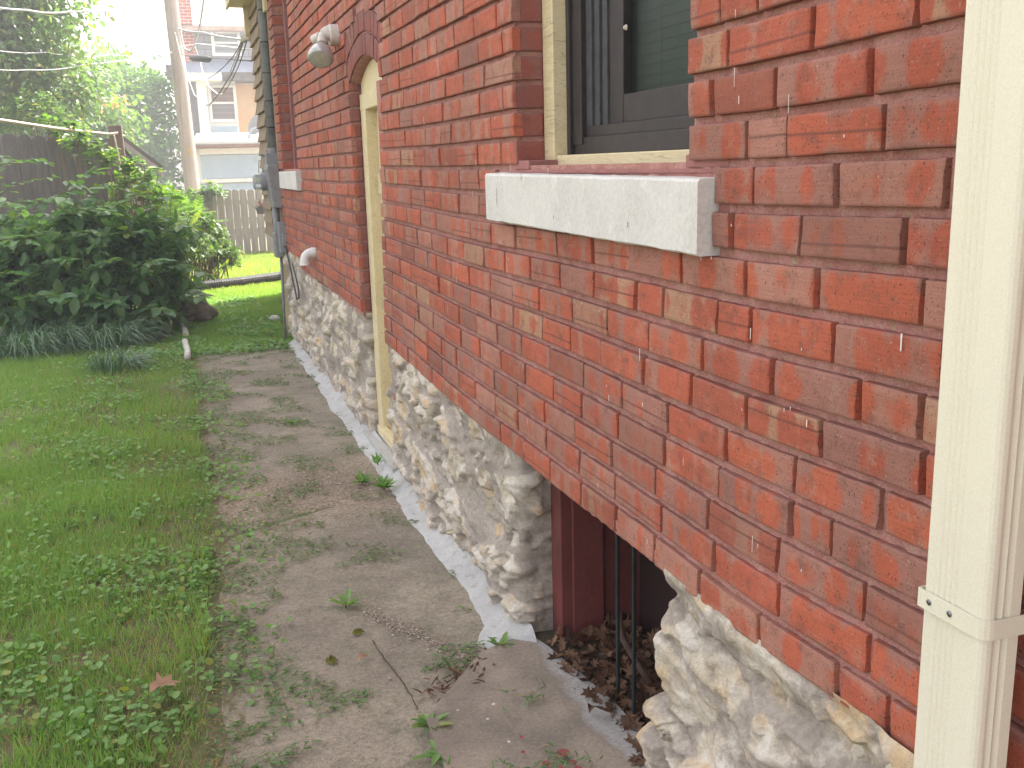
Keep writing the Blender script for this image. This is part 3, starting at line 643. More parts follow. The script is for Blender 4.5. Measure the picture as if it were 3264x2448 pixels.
# far end turns the corner
k.box((-.053,10.801,.95),(.5,10.81,3.2)); k.box((-.004,9.56,.95),(.02,9.899,3.2))
k.build('shingle_siding',M['shingle'],house)
k=MB(); k.box((.03,10.42,-.1),(.11,10.56,.93)); k.box((-.035,9.6,.915),(.1,10.82,.95)); k.build('corner_post',M['cream'],house,bevel=.004)
k=MB(); k.box((-.035,9.6,3.0),(.0,10.86,3.22)); k.box((-.26,9.3,3.22),(.1,11.0,3.25)); k.box((-.28,9.3,3.2),(-.255,11.02,3.36)); k.box((-.12,10.80,2.93),(.1,10.9,3.3)); k.build('eave_trim',M['cream'],house,bevel=.004)
k=MB(); k.prism([(-.34,9.2,3.36),(-.34,9.2,3.40),(1.5,9.2,4.3),(1.5,9.2,4.26)],(0,1.95,0)); k.build('roof',M['fence2'],house)

# ------------------------------------------------------------------ downspout (near)
def downspout():
    t=tag(empty('downspout',(-.08,.93,0)),'cream ribbed aluminium downspout strapped to the near end of the brick wall','downspout')
    XF,XB,Y0,Y1=-.112,-.052,.868,.975; r=.008
    prof=[]
    def rib(a,b_,n_,fixed,axis,dep=.0022):
        for i in range(n_*6+1):
            u=i/(n_*6); q=a+(b_-a)*u; d=dep*(1-abs(math.sin(math.pi*n_*u))) ; prof.append((fixed+d,q) if axis else (q,fixed+d))
    # wall-parallel face, from far edge to near edge, then near face
    prof.append((XB,Y1)); prof.append((XF+r,Y1))
    for a in (30,60,90): prof.append((XF+r-r*math.sin(R_(a)),Y1-r+r*math.cos(R_(a))))
    rib(.957,.918,4,XF,True); 
    prof.append((XF,.885))
    for a in (0,22,45,68,90): prof.append((XF+.012-.012*math.cos(R_(a)),Y0+.012-.012*math.sin(R_(a))))
    for i in range(13):
        u=i/12; prof.append((XF+.014+.024*u,Y0+.0025*abs(math.sin(math.pi*2*u))))
    prof+= [(XB-.006,Y0),(XB,Y0+.006)]
    k=MB(); k.prism([(x,y,-.05) for x,y in prof],(0,0,5.8)); part(k,'pipe',M['downspout'],t)
    z=1.02; e=.0025
    def band(pts,z0,z1,ofs):
        k=MB(); vs=[]; n_=len(pts)
        for (x,y) in pts: vs+=[(x,y,z0),(x,y,z1)]
        k.add(vs,[(2*i,2*i+1,2*i+3,2*i+2) for i in range(n_-1)]); return k
    pts=[(.0,Y1+.006),(XF-e,Y1+.004)]+[(XF-e-.0005,Y1-.02),(XF-e,.89)]+[(XF+.012-(.012+e)*math.cos(R_(a)),Y0+.012-(.012+e)*math.sin(R_(a))) for a in (0,22,45,68,90)]+[(XB,Y0-e),(0,Y0-e)]
    k=band(pts,z-.013,z+.013,0); s=part(k,'strap',M['downspout'],t); sm=s.modifiers.new('s','SOLIDIFY'); sm.thickness=.0015; sm.offset=0
    s.matrix_parent_inverse=t.matrix_basis.inverted()
    for y in (.958,.922):
        k=MB(); k.tube([(XF-e,y,z),(XF-e-.002,y,z),(XF-e-.0032,y,z)],[.0042,.0042,.002],10); k.box((XF-e-.0036,y-.003,z-.0005),(XF-e-.003,y+.003,z+.0005)); o=k.build('screw',M['screw'],None); o.parent=s; o.matrix_parent_inverse=t.matrix_basis.inverted()
        o.matrix_parent_inverse=(t.matrix_basis@Matrix.Identity(4)).inverted(); 
        o.matrix_parent_inverse=Matrix.Identity(4)@(s.matrix_parent_inverse.inverted()@t.matrix_basis.inverted()) if 0 else (t.matrix_basis@s.matrix_parent_inverse@s.matrix_basis).inverted()
downspout()

# ------------------------------------------------------------------ things on the wall
def floodlight():
    t=tag(empty('floodlight',(-.02,5.9,2.33)),'off-white twin socket floodlight with one silver reflector bulb above the side door','floodlight')
    k=MB(); k.tube([(0,5.9,2.33),(-.055,5.9,2.33),(-.06,5.9,2.33)],[.06,.06,.056],20); part(k,'junction_box',M['fixture'],t,bevel=.002)
    k=MB(); k.tube([(-.06,5.9,2.34),(-.085,5.9,2.34),(-.105,5.9,2.34)],[.045,.035,.022],14); part(k,'cover',M['fixture'],t)
    def sock(d,name='socket'):
        k=MB(); a=Vector((-.095,5.9,2.335)); d=Vector(d).normalized(); k.tube([a,a+d*.02,a+d*.025,a+d*.075],[.018,.018,.026,.029],14); return k,a+d*.075,d
    k,e,d=sock((-.55,.75,-.35)); part(k,'socket',M['fixture'],t,smooth=False)
    k,e,d=sock((-.22,-.62,-.85)); part(k,'socket',M['fixture'],t)
    k=MB(); k.tube([e,e+d*.012,e+d*.045,e+d*.085,e+d*.105,e+d*.115],[.02,.03,.055,.071,.072,.066],22)
    part(k,'bulb',rough_mat('reflector_bulb',(.42,.43,.43),(.50,.50,.49),20,.25,.05,.001,metal=.35),t,smooth=True)
    k=MB(); k.tube([e+d*.1151,e+d*.119],[.055,.02],20); part(k,'lens',rough_mat('bulb_lens',(.46,.46,.42),(.38,.37,.33),40,.2),t)
floodlight()
k=MB(); a=[]
for i in range(8):
    t_=i/7*math.pi/2; a.append((-.03-.06*math.sin(t_),7.52,.985-.06*(1-math.cos(t_))))
k.tube([(0.0,7.52,.985),(-.03,7.52,.985)],.036,16); k.tube(a,.034,16); k.tube([a[-1],(a[-1][0],7.52,.895)],.039,16); k.tube([(-.012,7.52,.985),(-.035,7.52,.985)],.0385,16)
tag(k.build('pipe_elbow',M['white_pvc'],None,smooth=False),'white plastic pipe elbow turned down, sticking out of the brick wall','pipe elbow')
def meter():
    t=tag(empty('electric_meter',(-.05,9.75,1.4)),'grey electric meter and conduit mast at the far corner of the brick wall','electric meter')
    k=MB(); k.tube([(-.035,9.8,1.74),(-.038,9.8,5.9)],.042,18)
    part(k,'mast',M['grey_pvc'],t,smooth=True)
    for z in (1.98,2.22,2.47,2.74,3.02): k=MB(); k.tube([(-.036,9.8,z),(-.036,9.8,z+.012)],.044,18); part(k,'mast_joint',M['cable'],t)
    k=MB(); k.box((-.11,9.72,1.64),(0,9.88,1.75)); k.tube([(-.036,9.8,1.74),(-.036,9.8,1.80)],.05,16); part(k,'hub',M['grey_metal'],t,bevel=.006)
    k=MB(); k.prism([(-.13,9.55,1.60),(-.115,9.55,1.645),(-.02,9.55,1.645),(-.004,9.55,1.25),(-.09,9.55,1.25)],(0,.34,0)); part(k,'meter_box',M['grey_metal'],t,bevel=.008)
    k=MB(); k.tube([(-.10,9.86,1.49),(-.16,9.86,1.49),(-.165,9.86,1.49)],[.085,.085,.075],20); part(k,'meter_collar',M['grey_metal'],t,smooth=False)
    mg2,n,b=mat('meter_glass'); b.inputs['Base Color'].default_value=(.55,.58,.6,1); b.inputs['Roughness'].default_value=.08; b.inputs['Transmission Weight'].default_value=.5
    k=MB(); k.tube([(-.165,9.86,1.49),(-.22,9.86,1.49),(-.235,9.86,1.49)],[.075,.075,.06],20); part(k,'meter_glass',mg2,t,smooth=False)
    k=MB(); k.tube([(-.06,9.72,1.25),(-.06,9.72,.86)],.032,14); part(k,'conduit',M['grey_pvc'],t,smooth=True)
    k=MB(); k.box((-.07,9.44,.84),(-.004,9.60,1.12)); k.box((-.05,9.40,.90),(-.006,9.44,1.03)); part(k,'junction_box',M['grey_metal'],t,bevel=.008)
    k=MB(); k.box((-.10,9.64,.78),(-.01,9.80,1.02)); part(k,'lower_box',M['grey_metal'],t,bevel=.015)
    k=MB(); k.tube([(-.045,9.70,.80),(-.055,9.68,.4),(-.075,9.6,-.02)],.014,10); part(k,'ground_conduit',M['grey_pvc'],t,smooth=True)
meter()
k=MB(); k.tube([(-.02,9.42,.92),(-.03,9.25,.82),(-.035,9.05,.75),(-.05,8.8,.66),(-.055,8.62,.58),(-.06,8.5,.52),(-.05,8.42,.54),(-.045,8.44,.60),(-.04,8.6,.68),(-.03,8.9,.78)],.0075,8)
tag(k.build('black_cable',M['cable'],None,smooth=True),'black cable drooping from the grey junction box over the stone foundation','cable')

# ------------------------------------------------------------------ plants
M['bush']=leaf_mat('bush_leaf',(.10,.205,.105),(.19,.32,.14),.40,.42,.42,(.20,.28,.06))
M['bushy']=leaf_mat('bush_leaf_lit',(.06,.12,.035),(.10,.17,.04),.42,.45,.4,(.25,.28,.04))
M['fern']=leaf_mat('feathery_leaf',(.09,.17,.04),(.14,.23,.05),.5,.5,.3,(.25,.3,.05))
M['tree']=leaf_mat('tree_leaf',(.10,.175,.075),(.15,.235,.095),.40,.45,.45,(.28,.28,.09))
M['tree2']=leaf_mat('far_tree_leaf',(.13,.25,.08),(.18,.33,.10),.5,.6,.3)
M['vine']=leaf_mat('vine_leaf',(.07,.14,.035),(.11,.19,.04),.45,.45,.4,(.3,.33,.05))
M['lirio']=leaf_mat('strap_leaf',(.06,.14,.08),(.13,.22,.12),.25,.4,.5,(.17,.2,.13))
M['grass']=leaf_mat('grass_blade',(.17,.30,.095),(.25,.39,.125),.42,.6,.2,(.36,.31,.14))
M['grass_sunlit']=leaf_mat('sunlit_grass_blade',(.22,.32,.07),(.28,.36,.09),.45,.5,.3,(.36,.33,.14))  # yellower copy of the grass: sunlight put into the blade colour
M['ivy']=leaf_mat('ground_ivy_leaf',(.15,.28,.09),(.24,.39,.14),.35,.6,.25,(.28,.30,.09))
M['dry']=leaf_mat('dry_leaf',(.21,.12,.075),(.09,.05,.035),.10,.8,.15,tcol=(1.2,.9,.6))
M['clip']=leaf_mat('clipping',(.10,.19,.06),(.17,.26,.11),.2,.6,.3,(.34,.26,.13))
def rdir(N): return unit(rng.normal(size=(N,3)))
def tree(name,label,cat,base,top,blobs,nl,ls,m,trunk_r=.12,group=None,clump=.28,per=55,seed=1,droop=.7):
    t=tag(empty(name,base),label,cat,group); B=Vector(base); random.seed(seed); global rng; rng=np.random.default_rng(seed)
    k=MB(); T=Vector(top); k.tube([B-Vector((0,0,.1)),B.lerp(T,.33)+Vector((.06,0,0)),B.lerp(T,.7),T],[trunk_r*1.15,trunk_r*.9,trunk_r*.65,trunk_r*.35],10); part(k,'trunk',M['bark'],t,smooth=True)
    cs=[]; tot=sum(r**2.2 for c,r in blobs); k=MB()
    for c,r in blobs:
        n_=int(nl/per*r**2.2/tot)+1; c=Vector(c)
        for i in range(n_):
            d=Vector(rng.normal(size=3)).normalized(); q=c+d*r*(random.random()**.45)*(1+.25*noise.noise(d*2+c))
            cs.append((q,d))
            if random.random()<.30:
                a=B.lerp(T,random.uniform(.4,1)); k.tube([a,a.lerp(c,.5)+Vector((0,0,-.1)),q],[trunk_r*.28,trunk_r*.16,trunk_r*.05],5)
    part(k,'limbs',M['bark'],t)
    P=[];D=[]
    for q,d in cs:
        g=rng.normal(size=(per,3))*clump*(.6+.8*random.random()); g[:,2]*=.6; P.append(np.array(q)+g); D.append(np.tile(np.array(d),(per,1))+rng.normal(size=(per,3))*.7)
    P=np.concatenate(P); D=np.concatenate(D); D[:,2]-=droop; N=len(P)
    X,Y,Z=frames(D,unit(rng.normal(size=(N,3))*.6+np.array([0,0,1]))); part2=scatter('crown',OV,OVF,P,X,Y,Z,ls*(.6+.8*rng.random(N)),m)
    part2.parent=t; part2.matrix_parent_inverse=t.matrix_basis.inverted(); return t
tree('tree','large leafy tree behind the dark wooden fence, its crown filling the upper left corner','tree',(-4.6,19.5,0),(-4.0,19.3,5.2),
     [((-4.6,19.4,4.6),1.5),((-3.2,19.2,5.3),1.25),((-5.6,19,3.6),1.4),((-3.4,19.0,3.5),1.15),((-2.75,19.1,4.4),.8),((-4.4,19,3.0),1.1),((-2.6,19.3,3.1),.7),((-3.6,19.4,6.6),1.4),((-5.4,19.5,6.2),1.5),((-2.5,19.2,5.6),.55)],40000,.115,M['tree'],.13,seed=4)
tree('tree','rounded mid-green tree between the tall left-hand tree and the utility pole','tree',(-3.4,34.5,0),(-3.3,34,3.6),
     [((-4.0,34,3.6),1.5),((-2.6,34,3.2),1.3),((-3.2,34,4.2),1.1),((-1.6,34.2,2.7),1.2),((-1.5,34,1.5),1.0),((-4.9,34,2.6),1.4),((-3,33.5,2.0),1.5),((-1.3,34.5,3.9),.9),((-2.2,34.6,4.4),.9)],27000,.17,M['tree2'],.12,clump=.3,seed=9,droop=.3)
tree('tree','pale yellow-green tree low behind the shed roof and fence post','tree',(-3.2,24,0),(-3.1,24,2.6),
     [((-3.4,24,2.7),.9),((-2.6,24,2.2),.8),((-3.9,24,3.4),.8),((-2.2,24,2.9),.6),((-4.6,24,2.6),1.0)],11000,.12,M['tree'],.07,seed=12)

def shrub(name,label,blobs,n,ls,m,base,tmpl=(OV,OVF),shoots=0,shootm=None,droop=.25,up=1.0,seed=2,stem_r=.006,core=.55):
    global rng; rng=np.random.default_rng(seed); random.seed(seed)
    t=tag(empty(name,base),label,'shrub'); k=MB(); P=[];D=[]
    tot=sum(r**2 for c,r in blobs)
    for c,r in blobs:
        c=Vector(c); ns=int(n/14*r*r/tot)+1
        for i in range(ns):
            d=Vector(rng.normal(size=3)).normalized(); d.z=abs(d.z)*.9-.15*random.random(); tip=c+d*r*(random.random()**.4)*(.85+.35*random.random())
            if tip.z<.08: tip.z=.08+.1*random.random()
            root=Vector((c.x*.75+base[0]*.25+random.uniform(-.2,.2),c.y*.75+base[1]*.25+random.uniform(-.2,.2),.0)); mid=root.lerp(tip,.6)+Vector((0,0,.25*tip.z))
            if random.random()<.45: k.tube([root,mid,tip],[stem_r,stem_r*.8,stem_r*.3],4,cap=False)
            for j in range(7):
                u=1-j*.085*random.uniform(.7,1.3); p=mid.lerp(tip,u); ax=(tip-mid).normalized(); a0=j*1.57+random.random()
                for s_ in (0,math.pi):
                    q=ax.orthogonal().normalized(); w_=Matrix.Rotation(a0+s_,3,ax)@q; dd=w_*.9+ax*.5+Vector((0,0,-droop)); P.append(p); D.append(dd)
    for (root,mid,tip) in shoots or []:
        root,mid,tip=Vector(root),Vector(mid),Vector(tip); pts=[root.lerp(mid,u).lerp(mid.lerp(tip,u),u) for u in np.linspace(0,1,9)]; k.tube(pts,[.007*(1-.8*i/8) for i in range(9)],5,cap=False)
        nn=13
        for j in range(nn):
            u=.42+.58*j/(nn-1); p=root.lerp(mid,u).lerp(mid.lerp(tip,u),u); ax=(mid.lerp(tip,u)-root.lerp(mid,u)).normalized()
            side=ax.cross(Vector((0,0,1))).normalized()
            for s_ in (1,-1): P.append(p); D.append(side*s_*.9+ax*.55+Vector((0,0,-.15)))
        P.append(tip); D.append(ax)
    part(k,'stems',M['stem'],t)
    P=np.array([tuple(p) for p in P]); D=np.array([tuple(p) for p in D]); N=len(P); P=P+rng.normal(size=(N,3))*.012
    X,Y,Z=frames(D+rng.normal(size=(N,3))*.15,unit(rng.normal(size=(N,3))*.25+np.array([0,0,up])))
    sc_=ls*(.4+.8*rng.random(N)); o=scatter('foliage',tmpl[0],tmpl[1],P,X,Y,Z,sc_,m); o.parent=t; o.matrix_parent_inverse=t.matrix_basis.inverted(); return t
A=lambda px,py,Y: tuple(at(px,py,Y))
shrub('leafy_shrub','large dark green broad-leaved shrub in front of the wooden fence with long arching shoots',
  [((-2.9,10.9,.62),.55),((-2.3,10.9,.80),.62),((-1.75,10.9,.85),.6),((-1.35,11.0,.62),.5),((-3.6,11.0,.6),.6),((-2.5,10.6,.35),.6),((-1.8,10.6,.35),.55),((-1.2,11.1,.95),.38),((-3.3,10.6,.3),.6),((-1.15,10.95,.35),.36),((-2.9,10.35,.15),.4),((-2.3,10.35,.15),.4),((-1.7,10.4,.15),.4),((-1.25,10.7,.12),.35),((-3.4,10.4,.15),.4)],
  11500,.15,M['bush'],(-2.3,11.1,0),
  shoots=[((-3.2,11,0),(-3.1,11,1.7),A(150,450,10.4)),((-2.9,11,0),(-2.9,11,2.0),A(100,350,10.5)),((-3.3,11,0),(-3.3,10.8,2.1),A(20,340,10.4)),((-2.6,11,0),(-2.5,10.8,1.4),A(230,455,10.3)),((-3.2,11,0),(-2.8,11,1.9),A(165,395,10.7)),
          ((-2.2,11,0),(-2.2,11,1.5),A(205,370,10.9)),((-2.2,11,0),(-2.1,11,1.6),A(215,440,10.8)),((-1.9,11,0),(-1.9,11,1.6),A(240,400,11)),((-1.6,11,0),(-1.6,11,1.6),A(330,400,11)),((-1.5,11,0),(-1.4,11,1.5),A(375,430,10.8)),((-1.3,11,0),(-1.2,11,1.3),A(425,500,10.7)),
          ((-2.9,10.8,0),(-2.9,10.6,1.2),A(60,520,10.0)),((-3.4,10.8,0),(-3.3,10.5,1.3),A(20,440,10.0)),((-2.7,11,0),(-2.7,11,1.5),A(130,430,10.3)),((-1.9,11,0),(-2,10.8,1.3),A(300,420,10.7)),((-2.5,11,0),(-2.4,10.8,1.4),A(270,440,10.6)),
          ((-1.5,10.9,0),(-1.2,10.7,.9),A(445,590,10.4)),((-1.4,10.9,0),(-1.1,10.8,.5),A(430,640,10.5)),((-2.9,10.5,0),(-2.9,10.2,.5),A(60,600,10.2)),((-2.6,10.9,0),(-2.5,10.7,1.5),A(185,410,10.6)),((-2.4,10.7,0),(-2.4,10.5,.9),A(150,560,10.0)),((-2.0,10.6,0),(-2.0,10.4,.8),A(250,560,10.0)),((-1.6,10.7,0),(-1.5,10.4,.8),A(345,560,10.1)),((-3.1,10.6,0),(-3.1,10.3,.8),A(30,590,9.9)),
          ((-1.9,10.5,0),(-1.9,10.2,.5),A(240,650,9.9)),((-1.5,10.6,0),(-1.4,10.3,.4),A(350,670,10.0)),((-2.6,10.5,0),(-2.6,10.2,.6),A(130,640,9.8)),((-1.9,10.9,0),(-1.8,10.7,1.1),A(300,500,10.4)),((-2.6,10.9,0),(-2.6,10.6,1.1),A(110,500,10.2)),((-2.2,10.9,0),(-2.2,10.6,1.1),A(200,500,10.2))],seed=5)
# feathery, sunlit plants beyond the big shrub
fr=[];ff=[]
for i in range(13):
    y=.1+i*.075; l=.20*math.sin(min(1,(1-i/14)*1.3+.1)*1.4)
    for s_ in (-1,1):
        b=len(fr); fr+=[(0,y,0),(s_*l,y+.07,-.03),(s_*l*.95,y+.11,-.03),(0,y+.035,0)]; ff.append((b,b+1,b+2)); ff.append((b,b+2,b+3))
b=len(fr); fr+=[(-.008,0,0),(.008,0,0),(0,1.05,-.02)]; ff.append((b,b+1,b+2))
FR=np.array(fr); FRF=np.array(ff)
shrub('feathery_shrub','bright yellow-green feathery shrub in the sun behind the dark shrub',
  [((-1.75,14.2,1.1),.5),((-1.25,14.6,.9),.6),((-.95,15.2,.8),.5),((-1.5,14.2,.5),.6)],1500,.42,M['fern'],(-1.4,14.4,0),tmpl=(FR,FRF),seed=8,droop=.35)
shrub('sunlit_shrub','low pale green sunlit shrub with creamy blotches at the edge of the back lawn',
  [((-.95,14.6,.45),.5),((-.55,15.2,.45),.48),((-.75,15.0,.8),.42),((-1.2,14.2,.5),.5),((-.38,15.2,.25),.32)],5200,.085,M['bushy'],(-.8,14.9,0),seed=11)
shrub('climbing_vine','pale green vine climbing over the top of the fence beside the rope post',
  [((-2.0,13.35,2.0),.22),((-1.75,13.3,1.8),.22),((-1.5,13.3,1.65),.2),((-1.35,13.5,1.5),.28),((-1.2,13.8,1.3),.3),((-2.3,13.4,2.2),.14)],1100,.095,M['vine'],(-1.5,13.4,0),
  shoots=[((-2.0,13.3,1.9),(-2.1,13.2,2.3),A(155,270,13.2)),((-2.0,13.3,1.9),(-1.9,13.2,2.2),A(180,300,13.2)),((-1.7,13.2,1.6),(-1.6,13.2,1.9),A(235,345,13.1)),((-1.3,13.4,1.3),(-1.2,13.4,1.9),A(290,345,13.4)),((-1.2,13.4,1.3),(-1.0,13.4,1.8),A(320,370,13.5))],seed=15)
shrub('fence_vine','leafy creeper hanging over the grey back fence','' if 0 else [((-.95,20.4,1.0),.3),((-.55,20.4,1.1),.28),((-.2,20.4,1.2),.25),((-1.3,20.4,.9),.3),((-.75,20.4,.6),.4)],2200,.12,M['vine'],(-.7,20.4,0),seed=16)
shrub('trumpet_vine','sprawling vine with coral trumpet flowers in front of the left-hand trees',
  [((-2.9,17.8,2.6),.5),((-2.5,17.8,2.3),.4)],900,.12,M['vine'],(-2.8,17.8,0),seed=18)
fl=bpy.data.objects['trumpet_vine']; rng=np.random.default_rng(3); N=20
P=np.array([at(rng.uniform(222,290),rng.uniform(205,240),17.4) for _ in range(N)]); X,Y,Z=frames(rdir(N),rdir(N))
o=scatter('flowers',RV,RVF,P,X,Y,Z,np.full(N,.06),leaf_mat('coral_flower',(.60,.30,.20),(.62,.38,.26),.3)); o.parent=fl; o.matrix_parent_inverse=fl.matrix_basis.inverted(); o['kind']='stuff'

def clump(label,x,y,r,h,n,seed,z=.0):
    g=np.random.default_rng(seed); a=g.random(n)*6.283; rr=np.sqrt(g.random(n))*r*.6
    P=np.stack([x+rr*np.cos(a),y+rr*np.sin(a),np.full(n,z)],1); sg=7; out=g.uniform(.08,1.1,n)*r; hh=h*g.uniform(.5,1.25,n)
    a2=a+g.normal(size=n)*.8; wd=g.uniform(.0035,.0065,n); V=[];Fc=[]
    ts=np.linspace(0,1,sg); d=np.stack([np.cos(a2),np.sin(a2)],1); q=np.stack([-d[:,1],d[:,0]],1)
    for i,t in enumerate(ts):
        w_=wd*(1-.85*max(0,t-.5)*2)*1.0; c=P.copy(); c[:,0]+=d[:,0]*out*t; c[:,1]+=d[:,1]*out*t; c[:,2]+=hh*(2.3*t-2.0*t*t)
        V.append(np.stack([c[:,0]-q[:,0]*w_,c[:,1]-q[:,1]*w_,c[:,2]],1)); V.append(np.stack([c[:,0]+q[:,0]*w_,c[:,1]+q[:,1]*w_,c[:,2]+.002],1))
    V=np.stack(V,1).reshape(-1,3); k_=2*sg
    base=(np.arange(n)*k_)[:,None]; Fc=np.concatenate([base+np.array([[2*i,2*i+1,2*i+3,2*i+2]]) for i in range(sg-1)],0)
    o=npmesh('grass_clump',V,Fc,M['lirio'],None,np.repeat(g.random((n,4)),k_,0)); tag(o,label,'grass clump','clumps of strap-leaved grass at the foot of the shrub'); return o
clump('dark strap-leaved grass clump at the foot of the big shrub, leftmost of three',-2.35,9.75,.55,.36,620,1)
clump('dark strap-leaved grass clump at the foot of the big shrub, right beside the leftmost one',-1.75,9.85,.5,.34,560,2)
clump('small strap-leaved grass clump on the lawn in front of the two large clumps',-1.55,8.6,.30,.22,200,3)

# ------------------------------------------------------------------ lawn
def lawn_density(x,y):
    e=path_edge(min(y,9.3)) if y<9.4 else 9
    return x<e-.02
def blades(name,n,xr,yr,hr,wr,m,seed,keep,power=1.0):
    g=np.random.default_rng(seed); x=g.uniform(*xr,n); y=yr[0]+(yr[1]-yr[0])*g.random(n)**power
    k=np.array([keep(a,b,g.random()) for a,b in zip(x,y)]); x=x[k];y=y[k]; N=len(x)
    z=np.array([ground_z(a,b) for a,b in zip(x,y)])-.01
    a=g.random(N)*6.283; X=np.stack([np.cos(a),np.sin(a),0*a],1); Yd=unit(np.stack([g.normal(size=N)*.35,g.normal(size=N)*.35,np.ones(N)],1)); Z=np.cross(X,Yd)
    pn=np.array([noise.noise(Vector((a*1.5,b*1.5,7))) for a,b in zip(x,y)]); hs=g.uniform(*hr,N)*(1+.5*pn)
    rn=g.random((N,4)); rn[:,0]=np.clip(rn[:,0]*.6+.2+pn*.6,0,1); rn[:,1]=np.clip(rn[:,1]-(.0)+.08*(x>-1.35)*(y<9),0,1)
    return scatter(name,BL,BLF,np.stack([x,y,z],1),X,Yd,Z,np.stack([g.uniform(*wr,N),hs,hs],1),m,None,rnd=rn)
def bare(x,y):  # worn, mossy margin beside the path
    d=path_edge(min(y,9.3))-x; nz=noise.noise(Vector((x*3.2,y*3.2,11)))
    pt=noise.noise(Vector((x*2.3,y*1.9,17)))+.4*noise.noise(Vector((x*8,y*8,17)))
    if d<1.4 and pt>.16: return .28
    return 1 if d>.6 else max(.12,min(1,.42+d*1.0+nz*.7))
def kp(x,y,r): return lawn_density(x,y) and r<bare(x,y) and not (y>9.9 and y<11.7 and x<-1.2)
o1=blades('grass',150000,(-3.4,-.9),(2.0,6.0),(.03,.07),(.0022,.0046),M['grass'],21,kp,.9); tag(o1,'mown green lawn grass in the shade left of the concrete path','grass',kind='stuff')
o2=blades('grass',120000,(-4.2,-.8),(6.0,10.2),(.03,.06),(.003,.006),M['grass'],22,kp); tag(o2,'green lawn grass farther back in front of the strap-leaved clumps','grass',kind='stuff')
def kp2(x,y,r): return r<(.85 if y<10 else 1) and not(x>.0 and y<10.95) and not (x<-1.1 and y<11.8)
o3=blades('grass',60000,(-1.5,.9),(9.35,14.0),(.03,.06),(.004,.008),M['grass'],23,kp2); tag(o3,'short green grass between the shrub and the house corner','grass',kind='stuff')
o4=blades('grass',70000,(-3.5,2.2),(13.2,20.8),(.03,.06),(.008,.014),M['grass_sunlit'],24,lambda x,y,r: True,1.2); tag(o4,'sunlit back lawn in front of the grey fence','grass',kind='stuff')
def ivy(n,xr,yr,seed,keep,s=(.010,.030),h=(.004,.045)):
    g=np.random.default_rng(seed); x=g.uniform(*xr,n); y=g.uniform(*yr,n); k=np.array([keep(a,b,g.random()) for a,b in zip(x,y)]); x=x[k];y=y[k]; N=len(x)
    z=np.array([max(ground_z(a,b),0) for a,b in zip(x,y)])+g.uniform(*h,N); D=rdir(N); D[:,2]*=.25
    X,Y,Z=frames(D,unit(g.normal(size=(N,3))*.45+np.array([0,0,1]))); return scatter('ground_ivy',RV,RVF,np.stack([x,y,z],1),X,Y,Z,g.uniform(*s,N),M['ivy'],rnd=g.random((N,4)))
def ik(x,y,r):
    d=path_edge(min(y,9.3))-x; nz=noise.noise(Vector((x*2.1,y*2.1,31)))+.5*noise.noise(Vector((x*6,y*6,31)))
    if d<-.25: return False
    if d<0: return nz>.05 and r<.6+d*2
    v=max(0,min(1,(nz+.25)/.6)); return r<(v if d<.8 else v*.35)
def ik2(x,y,r): return noise.noise(Vector((x*2,y*2,5)))>-.1 and not(x>-.05 and y<10.9) and not (x<-1.0 and y>9.7)
tag(ivy(46000,(-3.2,-.6),(2.0,9.3),41,ik),'round-leaved ground ivy creeping from the lawn on to the edge of the path','ground ivy',kind='stuff')
tag(ivy(9000,(-1.5,-.1),(9.0,13),42,ik2,(.02,.045),(.005,.04)),'low weeds and ground ivy at the far end of the path','ground ivy',kind='stuff')
# moss and thatch flecks in the worn margin
g=np.random.default_rng(51); n=42000; x=g.uniform(-1.9,-.75,n); y=g.uniform(2.0,9.4,n); k_=np.array([(path_edge(b)-a>-.1) and g.random()<(1 if noise.noise(Vector((a*2.3,b*1.9,17)))>.1 else .6) for a,b in zip(x,y)]); x=x[k_];y=y[k_];N=len(x)
z=np.array([max(0,ground_z(a,b)) for a,b in zip(x,y)])+g.uniform(0,.008,N); a=g.random(N)*6.28; D=np.stack([np.cos(a),np.sin(a),g.normal(size=N)*.15],1); X,Y,Z=frames(D,np.tile([0,0,1.],(N,1)))
tag(scatter('thatch',BL,BLF,np.stack([x,y,z],1),X,Y,Z,np.stack([g.uniform(.002,.004,N),g.uniform(.015,.04,N),g.uniform(.005,.01,N)],1),leaf_mat('thatch',(.26,.20,.11),(.14,.15,.05),.1,.8,.2,(.42,.24,.08)),rnd=g.random((N,4))),'brown thatch and dead grass along the worn edge of the lawn','dead grass',kind='stuff')
# clippings scattered on the concrete
g=np.random.default_rng(52); n=34000; x=g.uniform(-1.05,-.06,n); y=2.0+7.6*g.random(n)
k_=np.array([(noise.noise(Vector((a*4,b*4,3)))+.35*noise.noise(Vector((a*15,b*15,3)))>(-.12+.34*max(0,min(1,(a+.85)*1.6))) ) and (noise.noise(Vector((a*1.1,b*1.1,8)))>-.25) for a,b in zip(x,y)]); x=x[k_];y=y[k_];N=len(x)
zb=np.where((y<2.6)&(x>-.45),.042,.010); a=g.random(N)*6.28; D=np.stack([np.cos(a),np.sin(a),g.normal(size=N)*.12],1); X,Y,Z=frames(D,unit(g.normal(size=(N,3))*.35+np.array([0,0,1])))
tag(scatter('clippings',OV,OVF,np.stack([x,y,zb+g.uniform(0,.004,N)],1),X,Y,Z,np.stack([g.uniform(.005,.018,N),g.uniform(.006,.026,N)*(1+.5*(y<3.5)),g.uniform(.02,.04,N)],1),M['clip'],rnd=g.random((N,4))),'torn green leaf clippings scattered over the concrete path','leaf clippings',kind='stuff')
